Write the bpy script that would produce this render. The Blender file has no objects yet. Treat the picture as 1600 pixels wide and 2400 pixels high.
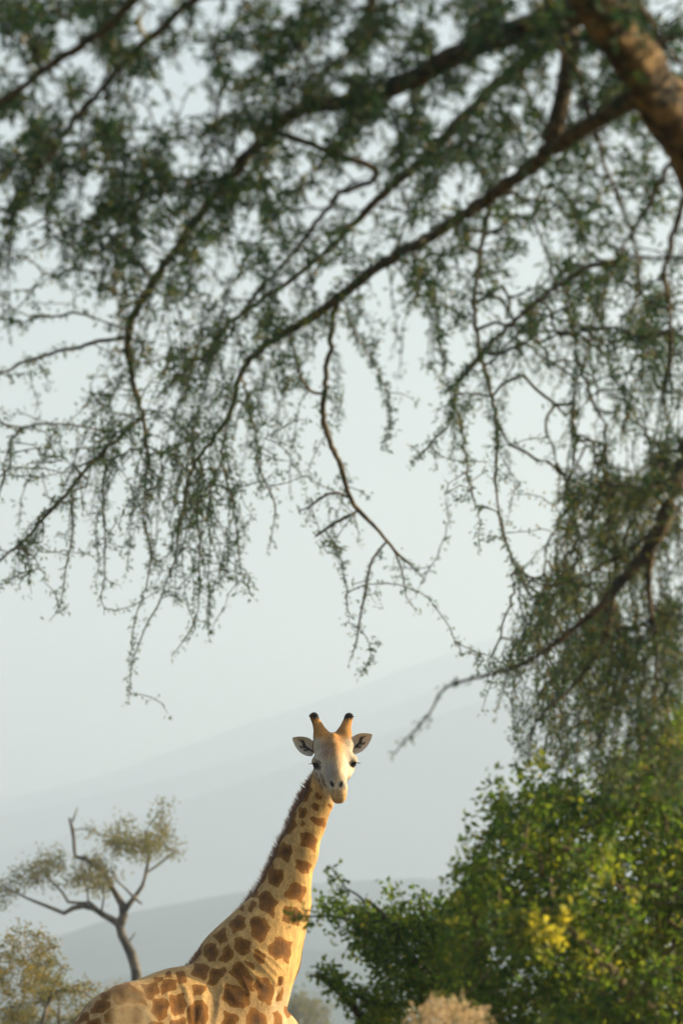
import bpy, math, random
import numpy as np
from mathutils import Vector, Matrix

# ------------------------------------------------------------------ camera, sky, sun
SC = bpy.context.scene
COL = SC.collection
R = math.radians
RES = 1600.0
LENS, SENS = 200.0, 24.0
FPX = LENS / SENS * RES                      # focal length in photo pixels
CAMZ = 2.4
HORIZON = 2392.0                             # photo row of the horizon
PITCH = math.atan((HORIZON - 1200.0) / FPX)

cam_d = bpy.data.cameras.new('camera')
cam = bpy.data.objects.new('camera', cam_d)
COL.objects.link(cam)
cam.location = (0, 0, CAMZ)
cam.rotation_euler = (R(90) + PITCH, 0, 0)
cam_d.sensor_fit = 'HORIZONTAL'
cam_d.sensor_width = SENS
cam_d.lens = LENS
cam_d.clip_start = 0.5
cam_d.clip_end = 60000
cam_d.dof.use_dof = True
cam_d.dof.focus_distance = 40.1
cam_d.dof.aperture_fstop = 5.0
cam_d.dof.aperture_blades = 9
SC.camera = cam

SUN_EL, SUN_AZ = 18.0, 78.0                  # azimuth clockwise from +Y (the view direction)
world = bpy.data.worlds.new('World')
SC.world = world
world.use_nodes = True
wn, wl = world.node_tree.nodes, world.node_tree.links
bg = wn['Background']
sky = wn.new('ShaderNodeTexSky')
sky.sky_type = 'NISHITA'
sky.sun_disc = False
sky.sun_elevation = R(SUN_EL)
sky.sun_rotation = R(SUN_AZ)
sky.air_density = 1.0
sky.dust_density = 3.0
sky.ozone_density = 1.0
wl.new(sky.outputs[0], bg.inputs[0])
bg.inputs[1].default_value = 0.06

sun_d = bpy.data.lights.new('sun', 'SUN')
sun_d.energy = 5.0
sun_d.angle = R(0.6)
sun_d.color = (1.0, 0.80, 0.50)
sun = bpy.data.objects.new('sun', sun_d)
COL.objects.link(sun)
sdir = Vector((math.cos(R(SUN_EL)) * math.sin(R(SUN_AZ)), math.cos(R(SUN_EL)) * math.cos(R(SUN_AZ)), math.sin(R(SUN_EL))))
sun.rotation_euler = sdir.to_track_quat('Z', 'Y').to_euler()
sun.location = (60, 40, 30)

SC.view_settings.view_transform = 'Standard'
SC.view_settings.look = 'None'
SC.view_settings.exposure = 1.7
SC.view_settings.gamma = 1.0
SC.render.engine = 'CYCLES'
cy = SC.cycles
cy.max_bounces = 8
cy.diffuse_bounces = 3
cy.glossy_bounces = 2
cy.transmission_bounces = 3
cy.volume_bounces = 3
cy.transparent_max_bounces = 16
cy.use_denoising = True
try:
    cy.denoiser = 'OPENIMAGEDENOISE'
    cy.denoising_input_passes = 'RGB_ALBEDO_NORMAL'
except Exception:
    pass
cy.sample_clamp_indirect = 6.0

# ------------------------------------------------------------------ helpers
CP, SP = math.cos(PITCH), math.sin(PITCH)


def P(px, py, d):
    """world point at distance d (along +Y) seen at photo pixel (px, py)"""
    px = np.asarray(px, float); py = np.asarray(py, float); d = np.asarray(d, float)
    a = (px - 800.0) / FPX
    b = (1200.0 - py) / FPX
    dy = CP - b * SP
    dz = SP + b * CP
    return np.stack([a * d / dy, d + 0 * a, CAMZ + dz * d / dy], -1)


def tag(o, label=None, cat=None, group=None, kind=None):
    if label: o['label'] = label
    if cat: o['category'] = cat
    if group: o['group'] = group
    if kind: o['kind'] = kind
    return o


def empty(name, loc):
    o = bpy.data.objects.new(name, None)
    COL.objects.link(o)
    o.location = [float(v) for v in loc]
    o.empty_display_size = 0.2
    return o


def mesh_obj(name, V, F, mat, parent=None, smooth=True, attrs=None):
    """V (n,3) world coordinates, F (m,3|4) int or list of such arrays"""
    Fs = F if isinstance(F, list) else [F]
    Fs = [np.asarray(f, np.int32) for f in Fs if len(f)]
    V = np.asarray(V, np.float32).copy()
    if parent is not None:
        off = np.array(parent.location, np.float32)
        q = parent
        while q.parent is not None:
            q = q.parent
            off = off + np.array(q.location, np.float32)
        V -= off
    me = bpy.data.meshes.new(name)
    me.vertices.add(len(V)); me.vertices.foreach_set('co', V.ravel())
    nl = sum(f.size for f in Fs); npoly = sum(len(f) for f in Fs)
    me.loops.add(nl); me.polygons.add(npoly)
    me.loops.foreach_set('vertex_index', np.concatenate([f.ravel() for f in Fs]))
    tot = np.concatenate([np.full(len(f), f.shape[1], np.int32) for f in Fs])
    start = np.concatenate([[0], np.cumsum(tot)[:-1]]).astype(np.int32)
    me.polygons.foreach_set('loop_start', start)
    try:
        me.polygons.foreach_set('loop_total', tot)
    except Exception:
        pass
    me.polygons.foreach_set('use_smooth', np.full(npoly, bool(smooth)))
    me.update(calc_edges=True)
    if attrs:
        for k, a in attrs.items():
            a = np.asarray(a, np.float32)
            if a.ndim == 1:
                at = me.attributes.new(k, 'FLOAT', 'POINT'); at.data.foreach_set('value', a)
            else:
                at = me.attributes.new(k, 'FLOAT_COLOR', 'POINT')
                at.data.foreach_set('color', np.concatenate([a, np.ones((len(a), 1), np.float32)], 1).ravel())
    me.materials.append(mat)
    o = bpy.data.objects.new(name, me)
    COL.objects.link(o)
    if parent is not None:
        o.parent = parent
    return o


def nmat(name):
    m = bpy.data.materials.new(name)
    m.use_nodes = True
    nt = m.node_tree
    b = nt.nodes['Principled BSDF']
    return m, nt, nt.nodes, nt.links, b


def ramp(n, stops):
    r = n.new('ShaderNodeValToRGB')
    e = r.color_ramp.elements
    while len(e) < len(stops): e.new(0.5)
    for i, (p, c) in enumerate(stops):
        e[i].position = p
        e[i].color = (c[0], c[1], c[2], 1)
    return r


def leaf_mat(name, stops, trans=0.35, tint=(1.25, 1.3, 0.55), rough=0.5, spec=0.3):
    m, nt, n, l, b = nmat(name)
    at = n.new('ShaderNodeAttribute'); at.attribute_name = 'var'
    r = ramp(n, stops)
    l.new(at.outputs['Fac'], r.inputs[0])
    l.new(r.outputs[0], b.inputs['Base Color'])
    b.inputs['Roughness'].default_value = rough
    b.inputs['Specular IOR Level'].default_value = spec
    t = n.new('ShaderNodeBsdfTranslucent')
    mul = n.new('ShaderNodeMix'); mul.data_type = 'RGBA'; mul.blend_type = 'MULTIPLY'
    mul.inputs[0].default_value = 1.0
    l.new(r.outputs[0], mul.inputs[6]); mul.inputs[7].default_value = (*tint, 1)
    l.new(mul.outputs[2], t.inputs[0])
    mx = n.new('ShaderNodeMixShader'); mx.inputs[0].default_value = trans
    l.new(b.outputs[0], mx.inputs[1]); l.new(t.outputs[0], mx.inputs[2])
    l.new(mx.outputs[0], n['Material Output'].inputs[0])
    return m


def bark_mat(name, c1, c2, scale=18.0):
    m, nt, n, l, b = nmat(name)
    tc = n.new('ShaderNodeTexCoord')
    no = n.new('ShaderNodeTexNoise'); no.inputs['Scale'].default_value = scale; no.inputs['Detail'].default_value = 6
    l.new(tc.outputs['Object'], no.inputs['Vector'])
    r = ramp(n, [(0.42, c1), (0.60, c2)])
    l.new(no.outputs[0], r.inputs[0]); l.new(r.outputs[0], b.inputs['Base Color'])
    b.inputs['Roughness'].default_value = 0.9
    bp = n.new('ShaderNodeBump'); bp.inputs['Strength'].default_value = 0.9; bp.inputs['Distance'].default_value = 0.03
    l.new(no.outputs[0], bp.inputs['Height']); l.new(bp.outputs[0], b.inputs['Normal'])
    return m


def norm(v):
    v = np.asarray(v, float)
    return v / np.maximum(np.linalg.norm(v, axis=-1, keepdims=True), 1e-9)


class Tubes:
    def __init__(s):
        s.V, s.F, s.T, s.n = [], [], [], 0

    def add(s, pts, rad, sides=5):
        pts = np.asarray(pts, float); rad = np.asarray(rad, float)
        if len(pts) < 2: return
        t = norm(np.gradient(pts, axis=0))
        ref = np.array([0.31, 0.17, 0.93]) if abs(t[0, 2]) < 0.8 else np.array([0.9, 0.3, 0.1])
        u = norm(np.cross(t, ref)); w = np.cross(t, u)
        a = np.arange(sides) * 2 * math.pi / sides
        ring = pts[:, None] + rad[:, None, None] * (np.cos(a)[None, :, None] * u[:, None] + np.sin(a)[None, :, None] * w[:, None])
        k = len(pts)
        i = np.arange(k - 1)[:, None] * sides; j = np.arange(sides)[None]; j2 = (j + 1) % sides
        f = np.stack([i + j, i + j2, i + sides + j2, i + sides + j], -1).reshape(-1, 4) + s.n
        s.V.append(ring.reshape(-1, 3)); s.F.append(f)
        s.n += k * sides
        # caps
        c = np.array([pts[0] - t[0] * rad[0] * 0.3, pts[-1] + t[-1] * rad[-1] * 0.3])
        s.V.append(c)
        q = np.arange(sides)
        s.T.append(np.stack([np.full(sides, s.n), (q + 1) % sides + s.n - k * sides, q + s.n - k * sides], -1))
        s.T.append(np.stack([np.full(sides, s.n + 1), q + s.n - sides, (q + 1) % sides + s.n - sides], -1))
        s.n += 2

    def spike(s, a, b, r):
        """thin three-sided thorn"""
        a = np.asarray(a); b = np.asarray(b)
        t = norm(b - a); u = norm(np.cross(t, [0.3, 0.5, 0.8])); w = np.cross(t, u)
        v = [a + r * u, a - 0.5 * r * u + 0.87 * r * w, a - 0.5 * r * u - 0.87 * r * w, b]
        s.V.append(np.array(v)); n = s.n
        s.T.append(np.array([[n, n + 1, n + 3], [n + 1, n + 2, n + 3], [n + 2, n, n + 3]]))
        s.n += 4

    def build(s, name, mat, parent, attrs=None):
        return mesh_obj(name, np.concatenate(s.V), [np.concatenate(s.F) if s.F else np.zeros((0, 4), int),
                                                  np.concatenate(s.T) if s.T else np.zeros((0, 3), int)], mat, parent, True, attrs)


def resample(pts, step):
    pts = np.asarray(pts, float)
    # Catmull-Rom through the points, then even spacing
    p = np.vstack([2 * pts[0] - pts[1], pts, 2 * pts[-1] - pts[-2]])
    out = []
    for i in range(1, len(p) - 2):
        u = np.linspace(0, 1, 12, endpoint=False)[:, None]
        a, b, c, d = p[i - 1], p[i], p[i + 1], p[i + 2]
        out.append(0.5 * (2 * b + (c - a) * u + (2 * a - 5 * b + 4 * c - d) * u ** 2 + (3 * b - a - 3 * c + d) * u ** 3))
    out.append(pts[-1:])
    q = np.vstack(out)
    L = np.concatenate([[0], np.cumsum(np.linalg.norm(np.diff(q[:, :3], axis=0), axis=1))])
    n = max(2, int(L[-1] / step) + 1)
    t = np.linspace(0, L[-1], n)
    return np.stack([np.interp(t, L, q[:, k]) for k in range(q.shape[1])], -1)


def leaves(C, D, L, W, rng, fold=0.18):
    """diamond leaves: base C, direction D, length L, width W -> V, F"""
    n = len(C)
    D = norm(D)
    s = norm(np.cross(D, rng.normal(size=(n, 3))))
    nn = np.cross(s, D)
    L = np.asarray(L)[:, None]; W = np.asarray(W)[:, None]
    mid = C + D * L * 0.45 + nn * W * fold
    V = np.stack([C, mid + s * W * 0.5, C + D * L - nn * L * 0.12, mid - s * W * 0.5], 1).reshape(-1, 3)
    i = np.arange(n)[:, None] * 4
    return V, np.concatenate([i, i + 1, i + 2, i + 3], 1)


class Plant:
    """limbs traced as polylines, twigs grown from them towards scattered targets"""
    def __init__(s, seed, step, cap=90000):
        s.rng = np.random.default_rng(seed); s.step = step
        s.pos = np.zeros((cap, 3)); s.par = np.full(cap, -1, int); s.fix = np.zeros(cap); s.n = 0
        s.limbs, s.paths = [], []

    def limb(s, pts4, attach=True, wob=0.0):
        """pts4: (k,4) x,y,z,radius"""
        par = -1
        pts4 = np.asarray(pts4, float)
        if attach and s.n:
            par = int(np.argmin(((s.pos[:s.n] - pts4[0, :3]) ** 2).sum(1)))
            if np.linalg.norm(s.pos[par] - pts4[0, :3]) > s.step * 0.5:
                pts4 = np.vstack([np.append(s.pos[par], pts4[0, 3]), pts4])
        q = resample(pts4, s.step)
        if wob:
            w = s.rng.normal(size=(len(q), 3)) * wob
            w = (w + np.roll(w, 1, 0) + np.roll(w, -1, 0)) / 3; w[0] = 0
            q[:, :3] += w
        ids = np.arange(s.n, s.n + len(q))
        s.pos[ids] = q[:, :3]; s.fix[ids] = q[:, 3]
        s.par[ids] = np.concatenate([[par], ids[:-1]])
        s.n += len(q)
        s.limbs.append(ids)
        return ids

    def grow(s, A, up_pen=0.9, sag=0.15, jit=0.25, hor=1.0, hang=0.5):
        n0 = s.n
        A = np.asarray(A)
        d0 = np.array([np.min(((s.pos[:n0] - a) ** 2).sum(1)) for a in A])
        for k in np.argsort(d0):
            p = A[k]
            df = p - s.pos[:s.n]; ds = np.sqrt((df ** 2).sum(1)) + 1e-6
            cost = np.sqrt((df[:, :2] ** 2).sum(1) * hor + df[:, 2] ** 2) * (1 + up_pen * np.clip(df[:, 2] / ds, 0, 1))
            j = int(np.argmin(cost)); L = ds[j]
            if L < s.step * 0.6: continue
            m = max(2, int(L / s.step))
            a = s.pos[j]
            ctrl = a * [1 - hang, 1 - hang, 0.5] + p * [hang, hang, 0.5] + np.array([0, 0, L * sag]) + s.rng.normal(size=3) * L * jit
            u = np.linspace(0, 1, m + 1)[1:, None]
            q = (1 - u) ** 2 * a + 2 * u * (1 - u) * ctrl + u ** 2 * p
            q[:-1] += s.rng.normal(size=(m - 1, 3)) * s.step * 0.13
            ids = np.arange(s.n, s.n + m)
            s.pos[ids] = q; s.par[ids] = np.concatenate([[j], ids[:-1]])
            s.n += m
            s.paths.append(np.concatenate([[j], ids]))

    def hang(s, j, length, drift, stop):
        """a strand drooping from node j until it runs out of length or stop() says the canopy ends"""
        q = [s.pos[j]]
        v = norm(np.array([drift[0], drift[1], -0.25]))
        L = 0.0
        while L < length:
            v = norm(v + np.array([s.rng.normal() * 0.16, s.rng.normal() * 0.16, -0.22]))
            nx = q[-1] + v * s.step
            if stop(nx): break
            q.append(nx); L += s.step
        if len(q) < 4: return
        q = np.array(q[1:])
        ids = np.arange(s.n, s.n + len(q))
        s.pos[ids] = q; s.par[ids] = np.concatenate([[j], ids[:-1]]); s.n += len(q)
        s.paths.append(np.concatenate([[j], ids]))

    def radii(s, tip, power=0.45, rmax=1.0):
        cnt = np.zeros(s.n); has = np.zeros(s.n, bool)
        for i in range(s.n - 1, -1, -1):
            if cnt[i] == 0: cnt[i] = 1
            if s.par[i] >= 0: cnt[s.par[i]] += cnt[i]
        r = np.minimum(tip * cnt ** power, rmax)
        f = s.fix[:s.n]
        s.r = np.where(f > 0, f, r)

    def twigs(s, name, mat, parent, thorn=0, tlen=0.04, sides=4):
        T = Tubes()
        for ids in s.paths:
            rr = s.r[ids].copy(); rr[0] = min(rr[0], rr[1] * 1.25)
            rr[-1] *= 0.5
            T.add(s.pos[ids], rr, sides if rr[1] > 0.004 else 3)
        for _ in range(thorn):
            ids = s.paths[s.rng.integers(len(s.paths))]
            i = ids[s.rng.integers(1, len(ids))]
            dv = norm(s.rng.normal(size=3))
            T.spike(s.pos[i], s.pos[i] + dv * tlen * s.rng.uniform(0.5, 1.2), 0.0011)
        if T.n:
            o = T.build(name, mat, parent); tag(o, kind='stuff'); return o

    def limb_objs(s, name, mat, parent, sides=10, ids_list=None):
        for ids in (ids_list or s.limbs):
            T = Tubes(); q = s.pos[ids].copy(); rr = s.r[ids].copy()
            rr *= 1 + 0.10 * np.sin(np.arange(len(rr)) * 0.9 + s.rng.uniform(0, 6)) * s.rng.uniform(0.3, 1, len(rr))
            T.add(q, rr, sides if rr.max() < 0.05 else 28)
            if rr.max() > 0.05:                                   # furrowed, lumpy bark
                v = T.V[0]; c = np.repeat(q, 28, 0); o = v - c; rad = np.linalg.norm(o, axis=1, keepdims=True)
                ang = np.tile(np.arange(28) * 2 * math.pi / 28, len(q)); ln_ = np.repeat(np.arange(len(q)), 28) * s.step
                k = 0.05 * np.sin(7 * ang + 3 * np.sin(ln_ * 5)) + 0.05 * np.sin(11 * ang - 2 * np.sin(ln_ * 9 + 1)) + 0.07 * np.sin(2 * ang + ln_ * 6) * np.sin(ln_ * 13) + s.rng.normal(0, 0.03, len(v))
                T.V[0] = c + o * (1 + k[:, None])
            T.build(name, mat, parent)

    def crown(s, name, mat, parent, per, L, W, start=0.3, spread=0.012, down=0.3, var=(0.5, 0.25), vfun=None, limbr=0.0, lfun=None):
        C, D, VV = [], [], []
        src = list(s.paths)
        for ids in s.limbs:
            q = ids[s.r[ids] < limbr]
            if len(q) > 3: src.append(q)
        for ids in src:
            k = len(ids); i0 = max(1, int(k * start))
            vpath = s.rng.normal(0, 0.12) + (vfun(s.pos[ids[-1]]) if vfun else 0)
            for q in range(i0, k):
                i = ids[q]
                m = s.rng.poisson(per)
                if m == 0: continue
                t = norm(s.pos[i] - s.pos[ids[q - 1]])
                c = s.pos[i] + s.rng.normal(size=(m, 3)) * spread
                d = norm(s.rng.normal(size=(m, 3))) + 0.5 * t + np.array([0, 0, -down])
                C.append(c); D.append(d)
                VV.append(np.clip(var[0] + vpath + s.rng.normal(size=m) * var[1], 0, 1))
        C = np.concatenate(C); D = np.concatenate(D); vv = np.concatenate(VV)
        n = len(C)
        ll = L * s.rng.uniform(0.6, 1.25, n); ww = W * s.rng.uniform(0.7, 1.3, n)
        if lfun is not None:
            g = lfun(C); ll = ll * g; ww = ww * g
        V, F = leaves(C, D, ll, ww, s.rng)
        o = mesh_obj(name, V, F, mat, parent, False, {'var': np.repeat(vv, 4)})
        tag(o, kind='stuff')
        return o, n


# ------------------------------------------------------------------ materials
M = {}
M['leaf_acacia'] = leaf_mat('acacia_leaf', [(0.0, (0.014, 0.048, 0.036)), (0.45, (0.032, 0.082, 0.046)), (0.75, (0.090, 0.125, 0.040)), (1.0, (0.21, 0.160, 0.060))], 0.4)
M['leaf_bush'] = leaf_mat('bush_leaf', [(0.0, (0.035, 0.085, 0.034)), (0.4, (0.090, 0.155, 0.040)), (0.7, (0.17, 0.215, 0.048)), (1.0, (0.29, 0.275, 0.065))], 0.55, (1.5, 1.5, 0.5))
M['leaf_pale'] = leaf_mat('pale_leaf', [(0.0, (0.065, 0.085, 0.030)), (0.5, (0.13, 0.135, 0.050)), (1.0, (0.24, 0.20, 0.09))], 0.45, (1.4, 1.3, 0.6))
M['leaf_dry'] = leaf_mat('dry_leaf', [(0.0, (0.09, 0.115, 0.035)), (0.5, (0.18, 0.17, 0.05)), (1.0, (0.30, 0.22, 0.08))], 0.45, (1.4, 1.25, 0.6))
M['straw'] = leaf_mat('straw', [(0.0, (0.40, 0.30, 0.17)), (1.0, (0.66, 0.52, 0.33))], 0.4, (1.1, 1.05, 0.9))
M['pod'] = leaf_mat('pod', [(0.0, (0.035, 0.04, 0.02)), (0.7, (0.07, 0.06, 0.025)), (0.9, (0.3, 0.22, 0.04)), (1.0, (0.45, 0.32, 0.05))], 0.15)
M['trunk_bark'] = bark_mat('trunk_bark', (0.022, 0.016, 0.009), (0.20, 0.125, 0.050), 12)  # mottled bark, its orange tone raised to stand in for sunlit patches
M['bark'] = bark_mat('acacia_bark', (0.026, 0.021, 0.012), (0.105, 0.072, 0.034))
M['twig'] = bark_mat('twig_bark', (0.022, 0.020, 0.014), (0.058, 0.047, 0.029), 30)
M['bark_grey'] = bark_mat('grey_bark', (0.04, 0.036, 0.030), (0.13, 0.105, 0.08), 4)
M['bark_light'] = bark_mat('light_bark', (0.10, 0.075, 0.045), (0.26, 0.18, 0.10), 20)


def flat_mat(name, c1, c2, scale, rough=0.95):
    m, nt, n, l, b = nmat(name)
    tc = n.new('ShaderNodeTexCoord')
    no = n.new('ShaderNodeTexNoise'); no.inputs['Scale'].default_value = scale; no.inputs['Detail'].default_value = 8
    l.new(tc.outputs['Object'], no.inputs['Vector'])
    r = ramp(n, [(0.35, c1), (0.65, c2)])
    l.new(no.outputs[0], r.inputs[0]); l.new(r.outputs[0], b.inputs['Base Color'])
    b.inputs['Roughness'].default_value = rough
    b.inputs['Specular IOR Level'].default_value = 0.1
    return m


M['ground'] = flat_mat('savanna_ground', (0.09, 0.08, 0.035), (0.17, 0.135, 0.06), 0.02)
M['hill'] = flat_mat('hill_woodland_haze_tint', (0.018, 0.046, 0.050), (0.040, 0.080, 0.080), 0.006)  # woodland green pushed towards teal, the blue of distant haze put into the colour

# ------------------------------------------------------------------ ground, hills, mountain
S = 8000.0
gx = np.linspace(-S, S, 41); gy = np.linspace(-S, S, 41)
X, Y = np.meshgrid(gx, gy)
V = np.stack([X, Y, np.zeros_like(X)], -1).reshape(-1, 3)
i = np.arange(40)[:, None] * 41 + np.arange(40)[None]
F = np.stack([i, i + 1, i + 42, i + 41], -1).reshape(-1, 4)
tag(mesh_obj('ground', V, F, M['ground']), kind='structure')


def ridge(name, d, pts, depth, seed, rough, mat, crag=3.0):
    """a range of hills: crest heights given as photo points at distance d, falling off towards and away"""
    rng = np.random.default_rng(seed)
    pts = np.array(pts, float)
    xs = np.linspace(pts[0, 0], pts[-1, 0], 420)
    ys = np.interp(xs, pts[:, 0], pts[:, 1])
    k = np.hanning(25); k /= k.sum()
    ys = np.convolve(np.pad(ys, 12, 'edge'), k, 'valid')
    jag = np.convolve(rng.normal(size=len(xs) + 4), np.ones(5) / 5, 'valid')
    ys = ys + jag * crag
    c = P(xs, ys, d)
    nt = 41
    t = np.linspace(-1, 1, nt)
    prof = (1 - np.abs(t) ** 1.3) ** 1.15
    nz = np.zeros((nt, len(xs)))
    for o in range(1, 6):
        f = 2 ** o
        ph = rng.uniform(0, 6.28, 4)
        nz += (np.sin(xs[None] / 900 * f * 2.1 + ph[0] + 2.0 * np.sin(t[:, None] * f + ph[1])) * np.cos(t[:, None] * f * 1.7 + ph[2])) / f
    H = c[None, :, 2] * prof[:, None] * (1 + rough * nz * (0.25 + np.abs(t)[:, None])) - 2.0
    XX = np.repeat(c[None, :, 0], nt, 0); YY = d + t[:, None] * depth + 0 * XX
    V = np.stack([XX, YY, H], -1).reshape(-1, 3)
    n = len(xs)
    i = np.arange(nt - 1)[:, None] * n + np.arange(n - 1)[None]
    F = np.stack([i, i + 1, i + n + 1, i + n], -1).reshape(-1, 4)
    o = mesh_obj(name, V, F, mat)
    tag(o, kind='structure')
    return o


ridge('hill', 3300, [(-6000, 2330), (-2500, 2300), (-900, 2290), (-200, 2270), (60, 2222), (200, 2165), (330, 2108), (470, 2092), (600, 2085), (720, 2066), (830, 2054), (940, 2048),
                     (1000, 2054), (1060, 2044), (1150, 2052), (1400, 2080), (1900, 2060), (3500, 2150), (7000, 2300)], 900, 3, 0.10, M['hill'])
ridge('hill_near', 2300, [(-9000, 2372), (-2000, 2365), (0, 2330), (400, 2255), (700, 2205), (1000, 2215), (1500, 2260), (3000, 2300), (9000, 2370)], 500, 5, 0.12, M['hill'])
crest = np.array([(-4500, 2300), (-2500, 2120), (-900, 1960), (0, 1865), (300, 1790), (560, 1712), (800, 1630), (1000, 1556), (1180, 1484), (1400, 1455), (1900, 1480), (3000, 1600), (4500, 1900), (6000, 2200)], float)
for nm, dist, drop, sd in (('mountain', 7500, 0, 8), ('mountain_fade_ridge', 6500, 55, 18), ('lower_fade_ridge', 5600, 130, 28)):  # two lower ridges added so the hazy mountain edge fades in steps
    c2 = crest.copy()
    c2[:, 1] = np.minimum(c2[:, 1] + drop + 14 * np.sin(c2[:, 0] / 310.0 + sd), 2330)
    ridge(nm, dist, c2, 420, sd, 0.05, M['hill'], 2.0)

# haze: the morning air between the camera and the hills
m = bpy.data.materials.new('haze_air'); m.use_nodes = True
for nd in list(m.node_tree.nodes): m.node_tree.nodes.remove(nd)
out = m.node_tree.nodes.new('ShaderNodeOutputMaterial'); pv = m.node_tree.nodes.new('ShaderNodeVolumePrincipled')
pv.inputs['Color'].default_value = (0.620, 0.745, 0.910, 1)
pv.inputs['Density'].default_value = 3.3e-4
pv.inputs['Anisotropy'].default_value = 0.45
m.node_tree.links.new(pv.outputs[0], out.inputs['Volume'])
b0, b1 = np.array([-8400, -8400, -3.0]), np.array([8400, 8400, 575.0])
V = np.array([[x, y, z] for x in (b0[0], b1[0]) for y in (b0[1], b1[1]) for z in (b0[2], b1[2])])
F = np.array([[0, 1, 3, 2], [4, 6, 7, 5], [0, 4, 5, 1], [2, 3, 7, 6], [0, 2, 6, 4], [1, 5, 7, 3]])
tag(mesh_obj('haze', V, F, m, None, False), kind='stuff')
# ------------------------------------------------------------------ giraffe
GD = 40.0
GP = FPX / GD                                  # photo pixels per metre at the giraffe
HEAD_DY = 0.14
TAN = math.tan(R(27))
AX_H = np.array([math.cos(R(27)), math.sin(R(27)), 0.0])      # heading: to the right and a little away
AX_L = np.array([-math.sin(R(27)), math.cos(R(27)), 0.0])     # lateral, away from the camera


def G(px, py, dy=0.0):
    return P(px, py, GD + dy)


def CL(px, py, lat=0.0, k=1.0):
    """point on the body's mid plane at photo column px, moved sideways by lat metres"""
    return G(px, py, (px - 520) / GP * TAN * k) + AX_L * lat


VOX = 0.010
lo = np.array([-2.3, 38.9, -0.03]); hi = np.array([0.45, 40.95, 4.72])
dim = np.ceil((hi - lo) / VOX).astype(int) + 1
SD = np.full(dim, 0.5, np.float32)


def seg(a, b, ra, rb, k=0.06, ax=None, sq=1.0, cut=False):
    a = np.asarray(a, float); b = np.asarray(b, float)
    mr = max(ra, rb) * max(1.0, sq) + k + 0.04
    i0 = np.clip(np.floor((np.minimum(a, b) - mr - lo) / VOX).astype(int), 0, dim - 1)
    i1 = np.clip(np.ceil((np.maximum(a, b) + mr - lo) / VOX).astype(int) + 1, 1, dim)
    x = (lo[0] + np.arange(i0[0], i1[0]) * VOX).astype(np.float32)[:, None, None]
    y = (lo[1] + np.arange(i0[1], i1[1]) * VOX).astype(np.float32)[None, :, None]
    z = (lo[2] + np.arange(i0[2], i1[2]) * VOX).astype(np.float32)[None, None, :]
    px, py, pz = x - a[0], y - a[1], z - a[2]
    d = b - a
    if ax is not None:
        q = px * ax[0] + py * ax[1] + pz * ax[2]
        f = 1.0 / sq - 1.0
        px = px + ax[0] * q * f; py = py + ax[1] * q * f; pz = pz + ax[2] * q * f
        d = d + ax * (d @ ax) * f
    dd = float(d @ d)
    h = np.clip((px * d[0] + py * d[1] + pz * d[2]) / dd, 0, 1) if dd > 1e-9 else np.float32(0) * px
    e = np.sqrt((px - d[0] * h) ** 2 + (py - d[1] * h) ** 2 + (pz - d[2] * h) ** 2) - (ra + (rb - ra) * h)
    if ax is not None and sq < 1: e = e * (0.5 + 0.5 * sq)
    sl = (slice(i0[0], i1[0]), slice(i0[1], i1[1]), slice(i0[2], i1[2]))
    old = SD[sl]
    if cut:
        e = -e
        hh = np.maximum(k - np.abs(old - e), 0) / k
        SD[sl] = np.maximum(old, e) + hh * hh * k * 0.25
    else:
        hh = np.maximum(k - np.abs(old - e), 0) / k
        SD[sl] = np.minimum(old, e) - hh * hh * k * 0.25


def chain(pts, k=0.06, ax=None, sq=1.0):
    for (a, ra), (b, rb) in zip(pts[:-1], pts[1:]):
        seg(a, b, ra, rb, k, ax, sq)


# trunk
chain([(CL(598, 2462), 0.33), (CL(540, 2445), 0.42), (CL(430, 2448), 0.475), (CL(330, 2462), 0.44), (CL(300, 2475), 0.42)], 0.12, AX_L, 0.72)
seg(CL(300, 2475), CL(262, 2500), 0.42, 0.37, 0.12, AX_L, 0.80)
seg(CL(480, 2352), CL(415, 2366), 0.22, 0.23, 0.15, AX_L, 0.7)
seg(CL(640, 2480), CL(660, 2425), 0.16, 0.10, 0.12, AX_L, 1.0)              # breast
# shoulder blades and hips
for s in (-1, 1):
    seg(CL(505, 2370, s * 0.19), CL(565, 2520, s * 0.25), 0.12, 0.17, 0.14)
    seg(CL(330, 2420, s * 0.20), CL(275, 2500, s * 0.26), 0.15, 0.20, 0.14)
    fx = 20 * s
    chain([(CL(565, 2520, s * 0.24), 0.18), (CL(585 + fx, 2680, s * 0.22), 0.12), (CL(592 + fx, 2880, s * 0.20), 0.080),
           (CL(592 + fx, 2915, s * 0.20), 0.070), (CL(590 + fx, 3120, s * 0.19), 0.050), (CL(596 + fx, 3150, s * 0.19), 0.062), (CL(602 + fx, 3172, s * 0.19), 0.068)], 0.05)
    chain([(CL(275, 2500, s * 0.24), 0.22), (CL(290 - fx, 2670, s * 0.23), 0.15), (CL(255 - fx, 2790, s * 0.20), 0.095), (CL(225 - fx, 2900, s * 0.19), 0.072),
           (CL(238 - fx, 3110, s * 0.18), 0.050), (CL(246 - fx, 3150, s * 0.18), 0.060), (CL(252 - fx, 3172, s * 0.18), 0.066)], 0.05)
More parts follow.
